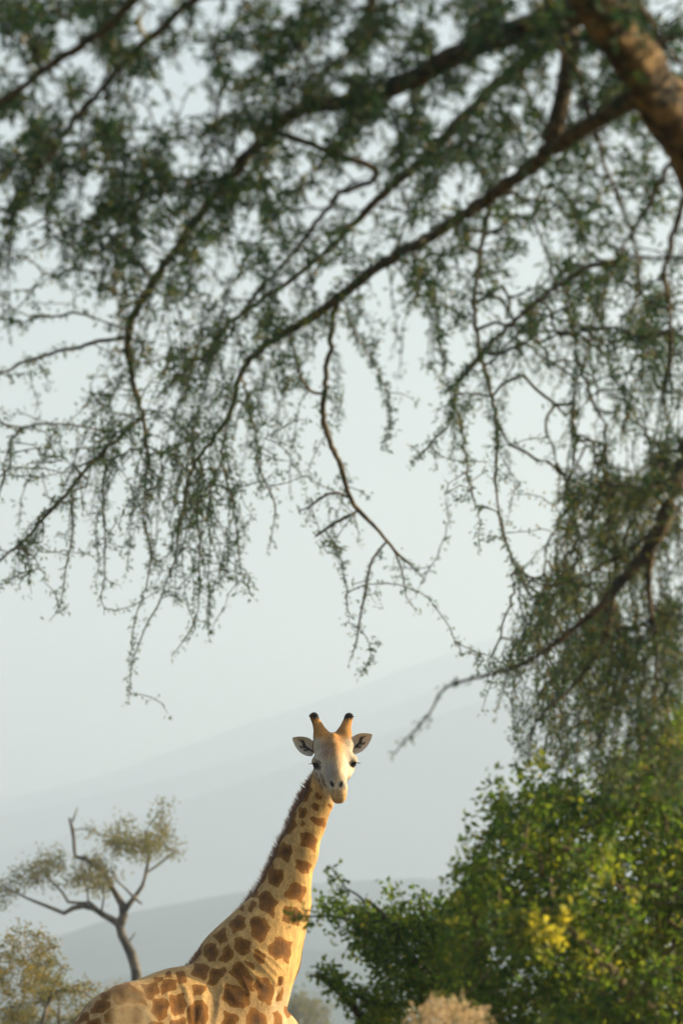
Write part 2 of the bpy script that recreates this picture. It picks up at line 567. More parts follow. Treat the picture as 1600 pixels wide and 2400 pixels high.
# neck (twisted towards the camera by the turned head)
AX_N = norm(np.array([0.42, 1.0, 0.0]))
NECK = [(778, 1772, 33), (765, 1825, 32), (745, 1880, 33), (722, 1930, 38.5), (698, 2000, 44.5), (674, 2070, 52), (651, 2130, 62), (614, 2200, 85), (575, 2270, 112), (540, 2340, 125)]
NDY = [0.13, 0.20, 0.26, 0.27, 0.26, 0.24, 0.21, 0.15, 0.09, 0.03]
NK = [(G(x, y, dy), r / GP) for (x, y, r), dy in zip(NECK, NDY)]
chain(NK[:8], 0.06, AX_N, 0.82)
chain(NK[7:], 0.09, AX_N, 0.82)
seg(G(700, 2120, 0.24), G(668, 2260, 0.20), 0.075, 0.09, 0.10)               # windpipe ridge
seg(G(660, 2255, 0.18), G(640, 2330, 0.14), 0.08, 0.09, 0.10)

# head (faces the camera, nose tipped down)
HD = HEAD_DY
seg(G(779, 1752, HD + 0.02), G(780, 1772, HD - 0.02), 0.105, 0.118, 0.05)          # cranium
seg(G(782, 1776, HD - 0.05), G(792, 1832, HD - 0.30), 0.100, 0.058, 0.05)          # nose bridge
seg(G(773, 1800, HD + 0.02), G(789, 1856, HD - 0.26), 0.085, 0.048, 0.05)          # jaw
seg(G(783, 1797, HD - 0.10), G(791, 1833, HD - 0.27), 0.088, 0.052, 0.04)
seg(G(780, 1846, HD - 0.36), G(804, 1846, HD - 0.36), 0.036, 0.035, 0.03)          # nostril pads
seg(G(790, 1859, HD - 0.36), G(796, 1863, HD - 0.37), 0.049, 0.047, 0.03)          # upper lip
seg(G(792, 1870, HD - 0.345), G(796, 1870, HD - 0.35), 0.045, 0.043, 0.025)        # chin
for (x, y, sx) in ((744, 1781, -1), (824, 1778, 1)):
    seg(G(x + 8 * -sx, y - 3, HD - 0.06), G(x + 2 * sx, y + 4, HD - 0.060), 0.044, 0.038, 0.035)    # brow
    seg(G(x - 7 * sx, y + 26, HD - 0.05), G(x - 12 * sx, y + 40, HD - 0.12), 0.04, 0.03, 0.05)   # cheek
seg(G(780, 1726, HD - 0.05), G(783, 1756, HD - 0.11), 0.022, 0.036, 0.035)         # median knob
seg(G(783, 1752, HD - 0.135), G(792, 1822, HD - 0.345), 0.024, 0.022, 0.075)          # ridge of the nose
# ossicones
for pts in (((757, 1748, 27), (752, 1722, 17), (745, 1702, 10.5), (738, 1686, 8.5), (735, 1679, 10.0)),
            ((804, 1746, 27), (806, 1720, 17), (811, 1700, 10.5), (816, 1686, 8.8), (818, 1680, 10.0))):
    chain([(G(x, y, HD + 0.01 + (1748 - y) * 0.0007), r / GP) for x, y, r in pts], 0.025)
# eye sockets and nostrils
EYES = [G(741, 1794, HD - 0.070), G(827, 1792, HD - 0.070)]
for e in EYES:
    seg(e + np.array([0, -0.03, -0.004]), e + np.array([0, 0, -0.003]), 0.016, 0.016, 0.015, None, 1.0, True)
NOS = [((775.5, 1833, HD - 0.415), (780, 1842, HD - 0.43)), ((801, 1834, HD - 0.415), (797.5, 1842, HD - 0.43))]
for a, b in NOS:
    seg(G(*a), G(*b), 0.013, 0.015, 0.012, None, 1.0, True)
seg(G(782, 1866, HD - 0.43), G(806, 1864, HD - 0.43), 0.008, 0.008, 0.02, None, 1.0, True)    # mouth line


def surface_nets(D):
    ins = D < 0
    nx, ny, nz = D.shape
    c = np.zeros((nx - 1, ny - 1, nz - 1), np.uint8)
    for a in (0, 1):
        for b in (0, 1):
            for e in (0, 1):
                c += ins[a:nx - 1 + a, b:ny - 1 + b, e:nz - 1 + e]
    act = np.argwhere((c > 0) & (c < 8))
    idx = np.full(c.shape, -1, np.int32)
    idx[act[:, 0], act[:, 1], act[:, 2]] = np.arange(len(act))
    acc = np.zeros((len(act), 3)); num = np.zeros(len(act))
    for ax in range(3):
        for o1 in (0, 1):
            for o2 in (0, 1):
                off = np.zeros(3, int); oth = [q for q in range(3) if q != ax]
                off[oth[0]] = o1; off[oth[1]] = o2
                p0 = act + off; p1 = p0.copy(); p1[:, ax] += 1
                d0 = D[p0[:, 0], p0[:, 1], p0[:, 2]]; d1 = D[p1[:, 0], p1[:, 1], p1[:, 2]]
                x = (d0 < 0) != (d1 < 0)
                t = np.where(x, d0 / np.where(x, d0 - d1, 1), 0)
                pt = p0.astype(float); pt[:, ax] += t
                acc += np.where(x[:, None], pt, 0); num += x
    V = acc / num[:, None]
    Fs = []
    for ax in range(3):
        sl0 = [slice(None)] * 3; sl1 = [slice(None)] * 3
        sl0[ax] = slice(0, -1); sl1[ax] = slice(1, None)
        e = np.argwhere(ins[tuple(sl0)] != ins[tuple(sl1)])
        b_, c_ = [(1, 2), (2, 0), (0, 1)][ax]
        e = e[(e[:, b_] > 0) & (e[:, c_] > 0)]
        q = []
        for (o1, o2) in ((0, 0), (1, 0), (1, 1), (0, 1)):
            p = e.copy(); p[:, b_] -= o1; p[:, c_] -= o2
            q.append(idx[p[:, 0], p[:, 1], p[:, 2]])
        f = np.stack(q, -1)
        flip = ins[e[:, 0], e[:, 1], e[:, 2]]
        f = np.where(flip[:, None], f, f[:, ::-1])
        Fs.append(f[(f >= 0).all(1)])
    return V, np.concatenate(Fs)


gv, gf = surface_nets(SD)
gv = lo + gv * VOX
del SD


def smooth_mesh(V, F, it, w=0.5):
    e = np.concatenate([F[:, [0, 1]], F[:, [1, 2]], F[:, [2, 3]], F[:, [3, 0]]])
    deg = np.bincount(e[:, 0], minlength=len(V)) + np.bincount(e[:, 1], minlength=len(V))
    for _ in range(it):
        s = np.zeros_like(V)
        for k in range(3):
            s[:, k] = np.bincount(e[:, 0], V[e[:, 1], k], len(V)) + np.bincount(e[:, 1], V[e[:, 0], k], len(V))
        V = V + w * (s / deg[:, None] - V)
    return V


def vnormals(V, F):
    n = np.cross(V[F[:, 2]] - V[F[:, 0]], V[F[:, 3]] - V[F[:, 1]])
    o = np.zeros_like(V)
    for k in range(3):
        for q in range(4):
            o[:, k] += np.bincount(F[:, q], n[:, k], len(V))
    return norm(o)


gv = smooth_mesh(gv, gf, 3, 0.5)
gn = vnormals(gv, gf)


def uv_of(V):
    """side-plan coordinates of a point on the giraffe, in centimetre-like units"""
    return 800 + V[:, 0] * GP, HORIZON - (V[:, 2] - CAMZ) * GP * 1.0


# exact plan coordinates (inverse of P for a point near the giraffe's plane)
def plan(V):
    d = V[:, 1]; zz = (V[:, 2] - CAMZ) / d
    b = (zz * CP - SP) / (CP + zz * SP)
    dy = CP - b * SP
    return 800 + V[:, 0] / d * dy * FPX, 1200 - b * FPX


gu, gw = plan(gv)
near = np.clip(0.5 - ((gv - G(520, 2400, 0)) @ AX_L) / 0.02, 0, 1)
# the mid plane follows the neck (it drifts away from the camera, then comes back at the head)
mid = np.interp(gw, [1772, 1880, 2000, 2130, 2270, 2340], [0.13, 0.26, 0.26, 0.21, 0.09, 0.03])
isneck = gw < 2330
lat_mid = np.where(isneck, (gv[:, 1] - GD) - mid, (gv - G(520, 2400, 0)) @ AX_L)
near_side = lat_mid < 0.03


def sdf_poly(u, v, poly):
    p = np.array(poly, float); q = np.roll(p, -1, 0)
    d = np.full(len(u), 1e9); s = np.ones(len(u))
    for a, b in zip(p, q):
        e = b - a; wx = u - a[0]; wy = v - a[1]
        t = np.clip((wx * e[0] + wy * e[1]) / (e @ e), 0, 1)
        d = np.minimum(d, (wx - e[0] * t) ** 2 + (wy - e[1] * t) ** 2)
        c1 = v >= a[1]; c2 = v < b[1]; c3 = e[0] * wy > e[1] * wx
        s = np.where((c1 & c2 & c3) | (~c1 & ~c2 & ~c3), -s, s)
    return s * np.sqrt(d)


Z2 = [  # coat patches of the neck and shoulder (plan units x3.92 from 450,1840)
    [(1030, 30), (1075, 20), (1098, 60), (1080, 110), (1050, 145), (1000, 140), (1005, 100)],
    [(1140, 75), (1165, 70), (1185, 110), (1180, 135), (1155, 130), (1140, 100)],
    [(1110, 165), (1140, 160), (1175, 195), (1160, 225), (1125, 228), (1103, 200)],
    [(985, 220), (1010, 205), (1048, 215), (1045, 265), (1015, 300), (980, 290), (975, 250)],
    [(935, 235), (948, 330), (948, 385), (905, 445), (835, 445), (850, 400), (880, 330)],
    [(1000, 350), (1025, 330), (1030, 350), (995, 378)],
    [(1105, 290), (1160, 300), (1230, 320), (1228, 360), (1205, 408), (1160, 370), (1095, 325)],
    [(1005, 440), (1050, 437), (1095, 460), (1150, 500), (1140, 560), (1115, 608), (1060, 570), (1010, 545), (1000, 480)],
    [(835, 540), (915, 550), (915, 610), (875, 705), (800, 665), (755, 660), (790, 600)],
    [(775, 480), (830, 440), (800, 530), (760, 610), (745, 610)],
    [(985, 685), (1040, 700), (1090, 750), (1080, 815), (1030, 805), (975, 785), (950, 760), (955, 700)],
    [(725, 715), (750, 770), (840, 800), (830, 870), (795, 938), (730, 915), (700, 870), (708, 760)],
    [(685, 770), (680, 850), (645, 905), (622, 915), (615, 870), (640, 820)],
    [(930, 900), (980, 910), (1040, 945), (1030, 1010), (1000, 1075), (940, 1060), (900, 1045), (850, 1005), (880, 950)],
    [(575, 965), (605, 985), (595, 1025), (565, 1040), (545, 1010)],
    [(660, 980), (730, 1010), (785, 1075), (760, 1130), (740, 1215), (690, 1180), (620, 1110), (615, 1020)],
    [(540, 1080), (575, 1085), (578, 1130), (545, 1180), (520, 1150)],
    [(470, 1105), (485, 1130), (475, 1160), (445, 1150)],
    [(860, 1115), (920, 1130), (1010, 1160), (1005, 1240), (960, 1300), (900, 1260), (830, 1260), (840, 1180)],
    [(410, 1215), (490, 1215), (490, 1290), (455, 1335), (380, 1355), (345, 1295), (370, 1240)],
    [(600, 1205), (660, 1230), (712, 1310), (690, 1390), (625, 1450), (560, 1400), (535, 1290), (545, 1235)],
    [(240, 1345), (295, 1325), (310, 1380), (325, 1420), (265, 1465), (205, 1395)],
    [(385, 1415), (490, 1415), (535, 1450), (530, 1530), (440, 1570), (410, 1530)],
    [(765, 1400), (850, 1425), (915, 1450), (905, 1530), (880, 1640), (830, 1600), (770, 1600), (705, 1555), (720, 1480)],
    [(130, 1475), (215, 1470), (235, 1510), (215, 1610), (170, 1630), (105, 1550)],
    [(300, 1500), (345, 1475), (372, 1530), (365, 1590), (310, 1640), (260, 1600)],
    [(575, 1530), (610, 1515), (660, 1570), (665, 1635), (620, 1640), (565, 1580)],
    [(20, 1550), (70, 1500), (80, 1540), (40, 1590), (0, 1580)],
    [(20, 1650), (110, 1650), (155, 1695), (110, 1790), (60, 1785), (0, 1740)],
    [(190, 1690), (290, 1685), (320, 1720), (240, 1790), (200, 1850), (140, 1830)],
    [(370, 1660), (440, 1630), (490, 1680), (550, 1790), (560, 1900), (500, 1890), (400, 1780), (355, 1720)],
    [(490, 1610), (560, 1650), (565, 1705), (500, 1655)],
    [(330, 1830), (400, 1850), (520, 1920), (520, 2000), (460, 2060), (380, 2040), (290, 1990), (290, 1900)],
    [(590, 1760), (680, 1790), (740, 1850), (735, 1960), (700, 2030), (620, 1960), (580, 1870)],
    [(545, 2060), (640, 2090), (690, 2210), (640, 2300), (540, 2290), (500, 2130)],
    [(300, 2090), (400, 2110), (420, 2170), (360, 2260), (280, 2250)],
    [(850, 2040), (890, 2050), (910, 2110), (870, 2130)],
    [(810, 1900), (830, 1880), (820, 1990), (795, 1990)],
    [(745, 2090), (790, 2080), (830, 2220), (770, 2260)],
    [(795, 1770), (830, 1770), (820, 1850), (790, 1850)],
    [(1255, 150), (1290, 150), (1285, 205), (1255, 190)],
]
Z3 = [  # back and flank (x2.613 from 150,2050)
    [(480, 680), (570, 665), (575, 720), (540, 770), (500, 740)],
    [(610, 655), (680, 650), (685, 690), (600, 735), (590, 715)],
    [(690, 600), (740, 610), (745, 660), (720, 670), (690, 640)],
    [(640, 600), (660, 605), (655, 635), (620, 630)],
    [(550, 640), (600, 625), (600, 645), (555, 655)],
    [(300, 690), (400, 665), (480, 740), (505, 795), (420, 780), (320, 790), (298, 730)],
    [(220, 730), (285, 710), (285, 760), (240, 765)],
    [(180, 800), (250, 770), (275, 790), (270, 820), (215, 850), (175, 845)],
    [(245, 860), (290, 835), (315, 840), (300, 925), (250, 890)],
    [(145, 890), (215, 890), (235, 950), (150, 960)],
    [(100, 870), (150, 845), (145, 890), (110, 910), (75, 910)],
    [(330, 830), (420, 810), (480, 850), (470, 920), (380, 930), (330, 890)],
    [(545, 780), (612, 752), (636, 800), (622, 872), (580, 892), (540, 850)],
    [(652, 748), (722, 738), (745, 790), (732, 852), (672, 862), (648, 800)],
    [(790, 680), (870, 690), (830, 740), (790, 740)],
    [(768, 800), (850, 775), (878, 830), (866, 920), (790, 940), (756, 880)],
    [(520, 915), (610, 910), (636, 960), (620, 1040), (520, 1030)],
    [(660, 895), (738, 885), (765, 970), (700, 1040), (650, 1000)],
]
spot = np.full(len(gv), 60.0)
sel = near_side & (gw < 2425) & (gw > 1775)
ju = gu[sel] + 2.0 * np.sin(gw[sel] * 0.21) + 1.3 * np.sin(gu[sel] * 0.33 + 1)
jw = gw[sel] + 2.0 * np.sin(gu[sel] * 0.19 + 2) + 1.2 * np.sin(gw[sel] * 0.37)
best = np.full(sel.sum(), 60.0)
for src, sc_, ox, oy in ((Z2, 3.92, 450, 1840), (Z3, 2.613, 150, 2050)):
    for poly in src:
        pp = np.array(poly, float) / sc_ + np.array([ox, oy])
        best = np.minimum(best, sdf_poly(ju, jw, pp) - np.where(jw > 2275, 2.4, 1.7))
spot[sel] = best
# the far side, belly and legs: cells spread over the hide
rng = np.random.default_rng(11)
rest = ~sel
cand = gv[rng.permutation(np.where(rest & ~((gw < 1885) & (gu > 690)))[0])]
seeds = []
for p in cand[:9000]:
    sp_ = 0.13 if p[2] > 3.2 else (0.24 if p[2] > 1.7 else 0.15)
    if all(((p - q) ** 2).sum() > sp_ * sp_ for q in seeds): seeds.append(p)
seeds = np.array(seeds)
ids = np.where(rest)[0]
for ch in np.array_split(ids, max(1, len(ids) // 20000)):
    dd = np.sqrt(((gv[ch][:, None] - seeds[None]) ** 2).sum(-1))
    dd.partition(1, 1)
    spot[ch] = -(dd[:, 1] - dd[:, 0] - 0.045) * GP * 0.5
spot[gv[:, 2] < 0.55] = 30

# wrinkles and folds of the hide
disp = np.zeros(len(gv))
FOLDS = [  # polyline in plan units, half width, height (m)
    ([(575, 2235), (610, 2262), (640, 2295), (652, 2320)], 5.0, 0.011), ([(590, 2232), (625, 2258), (650, 2285)], 4.5, 0.010),
    ([(560, 2245), (590, 2280), (615, 2310)], 5.0, 0.010), ([(605, 2228), (640, 2250), (662, 2272)], 4.0, 0.007),
    ([(548, 2262), (572, 2300), (585, 2330)], 5.0, 0.008), ([(655, 2300), (650, 2335), (648, 2352)], 4.0, -0.020),
    ([(392, 2330), (398, 2365), (404, 2410)], 5.0, 0.020), ([(436, 2318), (444, 2355), (452, 2410)], 6.0, 0.024),
    ([(478, 2312), (472, 2360), (462, 2410)], 6.0, 0.022), ([(415, 2335), (420, 2370), (424, 2410)], 5.0, -0.012),
    ([(502, 2290), (500, 2340), (492, 2410)], 7.0, -0.020), ([(455, 2330), (456, 2370), (455, 2410)], 5.0, -0.014),
    ([(340, 2372), (352, 2388), (366, 2412)], 5.0, 0.016), ([(428, 2262), (424, 2300), (434, 2330)], 4.0, 0.010),
    ([(520, 2300), (516, 2340), (505, 2410)], 6.0, 0.010), ([(470, 2290), (520, 2310), (570, 2360)], 10.0, 0.012),
]
for line, hw, amp in FOLDS:
    d2 = np.full(len(gv), 1e9)
    for a, b in zip(np.array(line[:-1], float), np.array(line[1:], float)):
        e = b - a; wx, wy = gu - a[0], gw - a[1]
        t = np.clip((wx * e[0] + wy * e[1]) / (e @ e), 0, 1)
        d2 = np.minimum(d2, (wx - e[0] * t) ** 2 + (wy - e[1] * t) ** 2)
    amp = amp * (0.42 if np.mean(np.array(line)[:, 0]) < 510 else 0.85)
    disp += amp * 0.62 * np.exp(-d2 / (2 * (hw * 0.85) ** 2)) * (near_side & (gw < 2460))
gv = gv + gn * disp[:, None]
gn = vnormals(gv, gf)


def sst(a, b, x):
    t = np.clip((x - a) / (b - a), 0, 1)
    return t * t * (3 - 2 * t)


def mixc(c, col, f):
    return c + (np.array(col)[None] - c) * np.clip(f, 0, 1)[:, None]


def blob(u, v, cx, cy, rx, ry, soft=0.35, rot=0.0):
    cr, sr = math.cos(rot), math.sin(rot)
    du, dv = u - cx, v - cy
    a = (du * cr + dv * sr) / rx; b = (-du * sr + dv * cr) / ry
    return 1 - sst(1 - soft, 1 + soft, np.sqrt(a * a + b * b))


headm = sst(1892, 1880, gw) * sst(0.12, 0.06, (gv[:, 1] - GD) - HD) * sst(725, 738, gu + np.clip(gw - 1810, 0, 99) * -0.55)
headm = np.maximum(headm, sst(1770, 1758, gw))
face = np.repeat(np.array([[0.50, 0.415, 0.305]]), len(gv), 0)
face = mixc(face, (0.40, 0.205, 0.070), blob(gu, gw, 781, 1745, 28, 40, 0.5))                     # forehead
face = mixc(face, (0.44, 0.28, 0.14), 0.85 * blob(gu, gw, 788, 1800, 15, 40, 0.6))                  # bridge
face = mixc(face, (0.46, 0.220, 0.060), sst(1742, 1722, gw))                                        # ossicones
face = mixc(face, (0.47, 0.30, 0.13), blob(gu, gw, 795, 1868, 30, 20, 0.4))                        # muzzle
face = mixc(face, (0.26, 0.22, 0.20), 0.6 * blob(gu, gw, 772, 1812, 12, 22, 0.6, 0.25))              # smoky grey patch on one side of the nose
face = mixc(face, (0.30, 0.24, 0.20), 0.5 * blob(gu, gw, 764, 1758, 14, 12, 0.6))
for a in ((753, 1818, 2.0, 7), (747, 1831, 2.6, 6), (757, 1835, 1.8, 6), (763, 1842, 2, 5), (741, 1816, 2, 7), (752, 1846, 4, 8), (757, 1828, 1.4, 7)):
    face = mixc(face, (0.10, 0.07, 0.05), 0.8 * blob(gu, gw, a[0], a[1], a[2], a[3], 0.4, -0.35))
for a in ((818, 1826, 1.5, 6), (813, 1832, 1.5, 6)):
    face = mixc(face, (0.14, 0.09, 0.05), 0.6 * blob(gu, gw, a[0], a[1], a[2], a[3], 0.5, 0.2))
for (cx, cy, rx, ry, rt) in ((741, 1796, 11.5, 8.0, 0.55), (745, 1785, 11, 1.8, 0.5), (829, 1793, 8, 7, -0.5), (823, 1784, 9, 1.6, -0.6)):
    face = mixc(face, (0.028, 0.022, 0.020), 0.92 * blob(gu, gw, cx, cy, rx, ry, 0.35, rt))           # lids
for (cx, cy, rt) in ((777.5, 1838, -0.45), (799.5, 1838.5, 0.35)):
    face = mixc(face, (0.012, 0.010, 0.010), blob(gu, gw, cx, cy, 4.6, 8.0, 0.3, rt))
face = mixc(face, (0.16, 0.10, 0.06), 0.7 * blob(gu, gw, 795, 1865.5, 14, 1.3, 0.6, -0.06))
face = mixc(face, (0.030, 0.024, 0.022), sst(1690, 1683, gw + 2 * np.sin(gu * 0.9)))               # dark horn tips
coat = np.repeat(np.array([[0.51, 0.305, 0.105]]), len(gv), 0)
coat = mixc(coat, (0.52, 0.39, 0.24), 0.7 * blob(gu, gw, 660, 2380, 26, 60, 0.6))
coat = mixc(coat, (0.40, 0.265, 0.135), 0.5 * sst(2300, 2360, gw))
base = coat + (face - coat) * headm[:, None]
spot = np.where((headm > 0.5) & (gw < 1890) & (gu > 735) & ~((gw > 1800) & (gu < 752)), 30.0, spot)

# coat material: pale ground colour, brown patches with ragged edges, darker towards each patch's centre
m, nt, n, l, b = nmat('giraffe_hide')
aC = n.new('ShaderNodeAttribute'); aC.attribute_name = 'coat'
aS = n.new('ShaderNodeAttribute'); aS.attribute_name = 'spot'
tc = n.new('ShaderNodeTexCoord')
n1 = n.new('ShaderNodeTexNoise'); n1.inputs['Scale'].default_value = 55; n1.inputs['Detail'].default_value = 4
l.new(tc.outputs['Object'], n1.inputs['Vector'])
n2 = n.new('ShaderNodeTexNoise'); n2.inputs['Scale'].default_value = 9; n2.inputs['Detail'].default_value = 4
l.new(tc.outputs['Object'], n2.inputs['Vector'])
ma = n.new('ShaderNodeMath'); ma.operation = 'MULTIPLY_ADD'; ma.inputs[1].default_value = 1.8; l.new(n1.outputs[0], ma.inputs[0])
sub = n.new('ShaderNodeMath'); sub.operation = 'ADD'; sub.inputs[1].default_value = -0.9
l.new(aS.outputs['Fac'], ma.inputs[2]); l.new(ma.outputs[0], sub.inputs[0])
mr = n.new('ShaderNodeMapRange'); mr.inputs['From Min'].default_value = 1.0; mr.inputs['From Max'].default_value = -1.0
l.new(sub.outputs[0], mr.inputs['Value'])
md = n.new('ShaderNodeMapRange'); md.inputs['From Min'].default_value = -2.0; md.inputs['From Max'].default_value = -16.0
l.new(aS.outputs['Fac'], md.inputs['Value'])
ad = n.new('ShaderNodeMath'); ad.operation = 'MULTIPLY'
l.new(md.outputs[0], ad.inputs[0]); l.new(n2.outputs[0], ad.inputs[1])
rc = ramp(n, [(0.0, (0.235, 0.096, 0.015)), (0.30, (0.145, 0.058, 0.009)), (0.7, (0.060, 0.029, 0.007))])
l.new(ad.outputs[0], rc.inputs[0])
hv = n.new('ShaderNodeMapRange'); hv.inputs['From Min'].default_value = 0.3; hv.inputs['From Max'].default_value = 0.7
hv.inputs['To Min'].default_value = 0.80; hv.inputs['To Max'].default_value = 1.15
l.new(n2.outputs[0], hv.inputs['Value'])
mc = n.new('ShaderNodeMix'); mc.data_type = 'RGBA'; mc.blend_type = 'MULTIPLY'; mc.inputs[0].default_value = 1
l.new(aC.outputs['Color'], mc.inputs[6]); l.new(hv.outputs[0], mc.inputs[7])
n4 = n.new('ShaderNodeTexNoise'); n4.inputs['Scale'].default_value = 160; n4.inputs['Detail'].default_value = 5
st = n.new('ShaderNodeMapping'); st.inputs['Scale'].default_value = (1, 1, 0.3)
l.new(tc.outputs['Object'], st.inputs['Vector']); l.new(st.outputs[0], n4.inputs['Vector'])
fv = n.new('ShaderNodeMapRange'); fv.inputs['From Min'].default_value = 0.3; fv.inputs['From Max'].default_value = 0.7
fv.inputs['To Min'].default_value = 0.72; fv.inputs['To Max'].default_value = 1.25
l.new(n4.outputs[0], fv.inputs['Value'])
mx = n.new('ShaderNodeMix'); mx.data_type = 'RGBA'
l.new(mr.outputs[0], mx.inputs[0]); l.new(mc.outputs[2], mx.inputs[6]); l.new(rc.outputs[0], mx.inputs[7])
n5 = n.new('ShaderNodeTexNoise'); n5.inputs['Scale'].default_value = 30; n5.inputs['Detail'].default_value = 6; n5.inputs['Roughness'].default_value = 0.65
l.new(st.outputs[0], n5.inputs['Vector'])
f5 = n.new('ShaderNodeMapRange'); f5.inputs['From Min'].default_value = 0.35; f5.inputs['From Max'].default_value = 0.6
f5.inputs['To Min'].default_value = 0.70; f5.inputs['To Max'].default_value = 1.08
l.new(n5.outputs[0], f5.inputs['Value'])
fm = n.new('ShaderNodeMath'); fm.operation = 'MULTIPLY'
l.new(fv.outputs[0], fm.inputs[0]); l.new(f5.outputs[0], fm.inputs[1])
mf = n.new('ShaderNodeMix'); mf.data_type = 'RGBA'; mf.blend_type = 'MULTIPLY'; mf.inputs[0].default_value = 1
l.new(mx.outputs[2], mf.inputs[6]); l.new(fm.outputs[0], mf.inputs[7])
l.new(mf.outputs[2], b.inputs['Base Color'])
b.inputs['Roughness'].default_value = 0.75
b.inputs['Specular IOR Level'].default_value = 0.1
b.inputs['Sheen Weight'].default_value = 0.08
b.inputs['Sheen Roughness'].default_value = 0.5
n3 = n.new('ShaderNodeTexNoise'); n3.inputs['Scale'].default_value = 120; n3.inputs['Detail'].default_value = 3
l.new(tc.outputs['Object'], n3.inputs['Vector'])
bp = n.new('ShaderNodeBump'); bp.inputs['Strength'].default_value = 0.35; bp.inputs['Distance'].default_value = 0.008
l.new(n3.outputs[0], bp.inputs['Height']); l.new(bp.outputs[0], b.inputs['Normal'])
M['hide'] = m


def simple(name, col, rough=0.6, spec=0.3):
    m, nt, n, l, b = nmat(name)
    tc = n.new('ShaderNodeTexCoord'); no = n.new('ShaderNodeTexNoise'); no.inputs['Scale'].default_value = 40
    l.new(tc.outputs['Object'], no.inputs['Vector'])
    r = ramp(n, [(0.3, [c * 0.8 for c in col]), (0.7, [c * 1.2 for c in col])])
    l.new(no.outputs[0], r.inputs[0]); l.new(r.outputs[0], b.inputs['Base Color'])
    b.inputs['Roughness'].default_value = rough; b.inputs['Specular IOR Level'].default_value = spec
    return m


def vert_mat(name, rough=0.7, trans=0.0):
    m, nt, n, l, b = nmat(name)
    a = n.new('ShaderNodeAttribute'); a.attribute_name = 'coat'
    l.new(a.outputs['Color'], b.inputs['Base Color'])
    b.inputs['Roughness'].default_value = rough; b.inputs['Specular IOR Level'].default_value = 0.2
    if trans:
        t = n.new('ShaderNodeBsdfTranslucent'); l.new(a.outputs['Color'], t.inputs[0])
        mxs = n.new('ShaderNodeMixShader'); mxs.inputs[0].default_value = trans
        l.new(b.outputs[0], mxs.inputs[1]); l.new(t.outputs[0], mxs.inputs[2]); l.new(mxs.outputs[0], n['Material Output'].inputs[0])
    return m


M['eye'] = simple('giraffe_eye', (0.010, 0.007, 0.006), 0.22, 0.4)
M['lash'] = simple('dark_hair', (0.02, 0.016, 0.014), 0.7)
M['hair'] = vert_mat('mane_hair', 0.6, 0.25)
M['ear'] = vert_mat('ear_skin', 0.8, 0.25)

gbase = CL(430, 2500); gbase[2] = 0
giraffe = empty('giraffe', gbase)
tag(giraffe, 'tall giraffe with brown patches, head turned to look straight out over its shoulder', 'giraffe')
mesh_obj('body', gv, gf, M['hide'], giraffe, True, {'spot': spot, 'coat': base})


def ellipsoid(c, r, nu=20, nv=12, axes=None):
    u = np.arange(nu) * 2 * math.pi / nu; v = np.linspace(0, math.pi, nv)
    uu, vv = np.meshgrid(u, v)
    p = np.stack([np.cos(uu) * np.sin(vv), np.sin(uu) * np.sin(vv), np.cos(vv)], -1).reshape(-1, 3) * np.asarray(r)
    if axes is not None: p = p @ axes
    i = np.arange(nv - 1)[:, None] * nu; j = np.arange(nu)[None]; j2 = (j + 1) % nu
    return p + c, np.stack([i + j, i + nu + j, i + nu + j2, i + j2], -1).reshape(-1, 4)


for e, sx in zip(EYES, (-1, 1)):
    an = sx * R(24)
    rot = np.array([[math.cos(an), 0, math.sin(an)], [0, 1, 0], [-math.sin(an), 0, math.cos(an)]])
    v, f = ellipsoid(e + np.array([0, 0.000, -0.005]), (0.026, 0.021, 0.0135), axes=rot)
    eye = mesh_obj('eye', v, f, M['eye'], giraffe)
    T = Tubes()
    for k in range(26):
        t = k / 25
        a = e + np.array([sx * (-0.012 + 0.042 * t), -0.027 + 0.022 * t, 0.016 - 0.004 * t])
        b_ = a + np.array([sx * (0.010 + 0.018 * t), -0.020 * (1 - 0.4 * t), 0.002 - 0.006 * t])
        T.add(np.array([a, (a + b_) / 2 + [0, 0, -0.004], b_]), np.array([0.0016, 0.0012, 0.0005]), 3)
    T.build('eyelashes', M['lash'], eye)

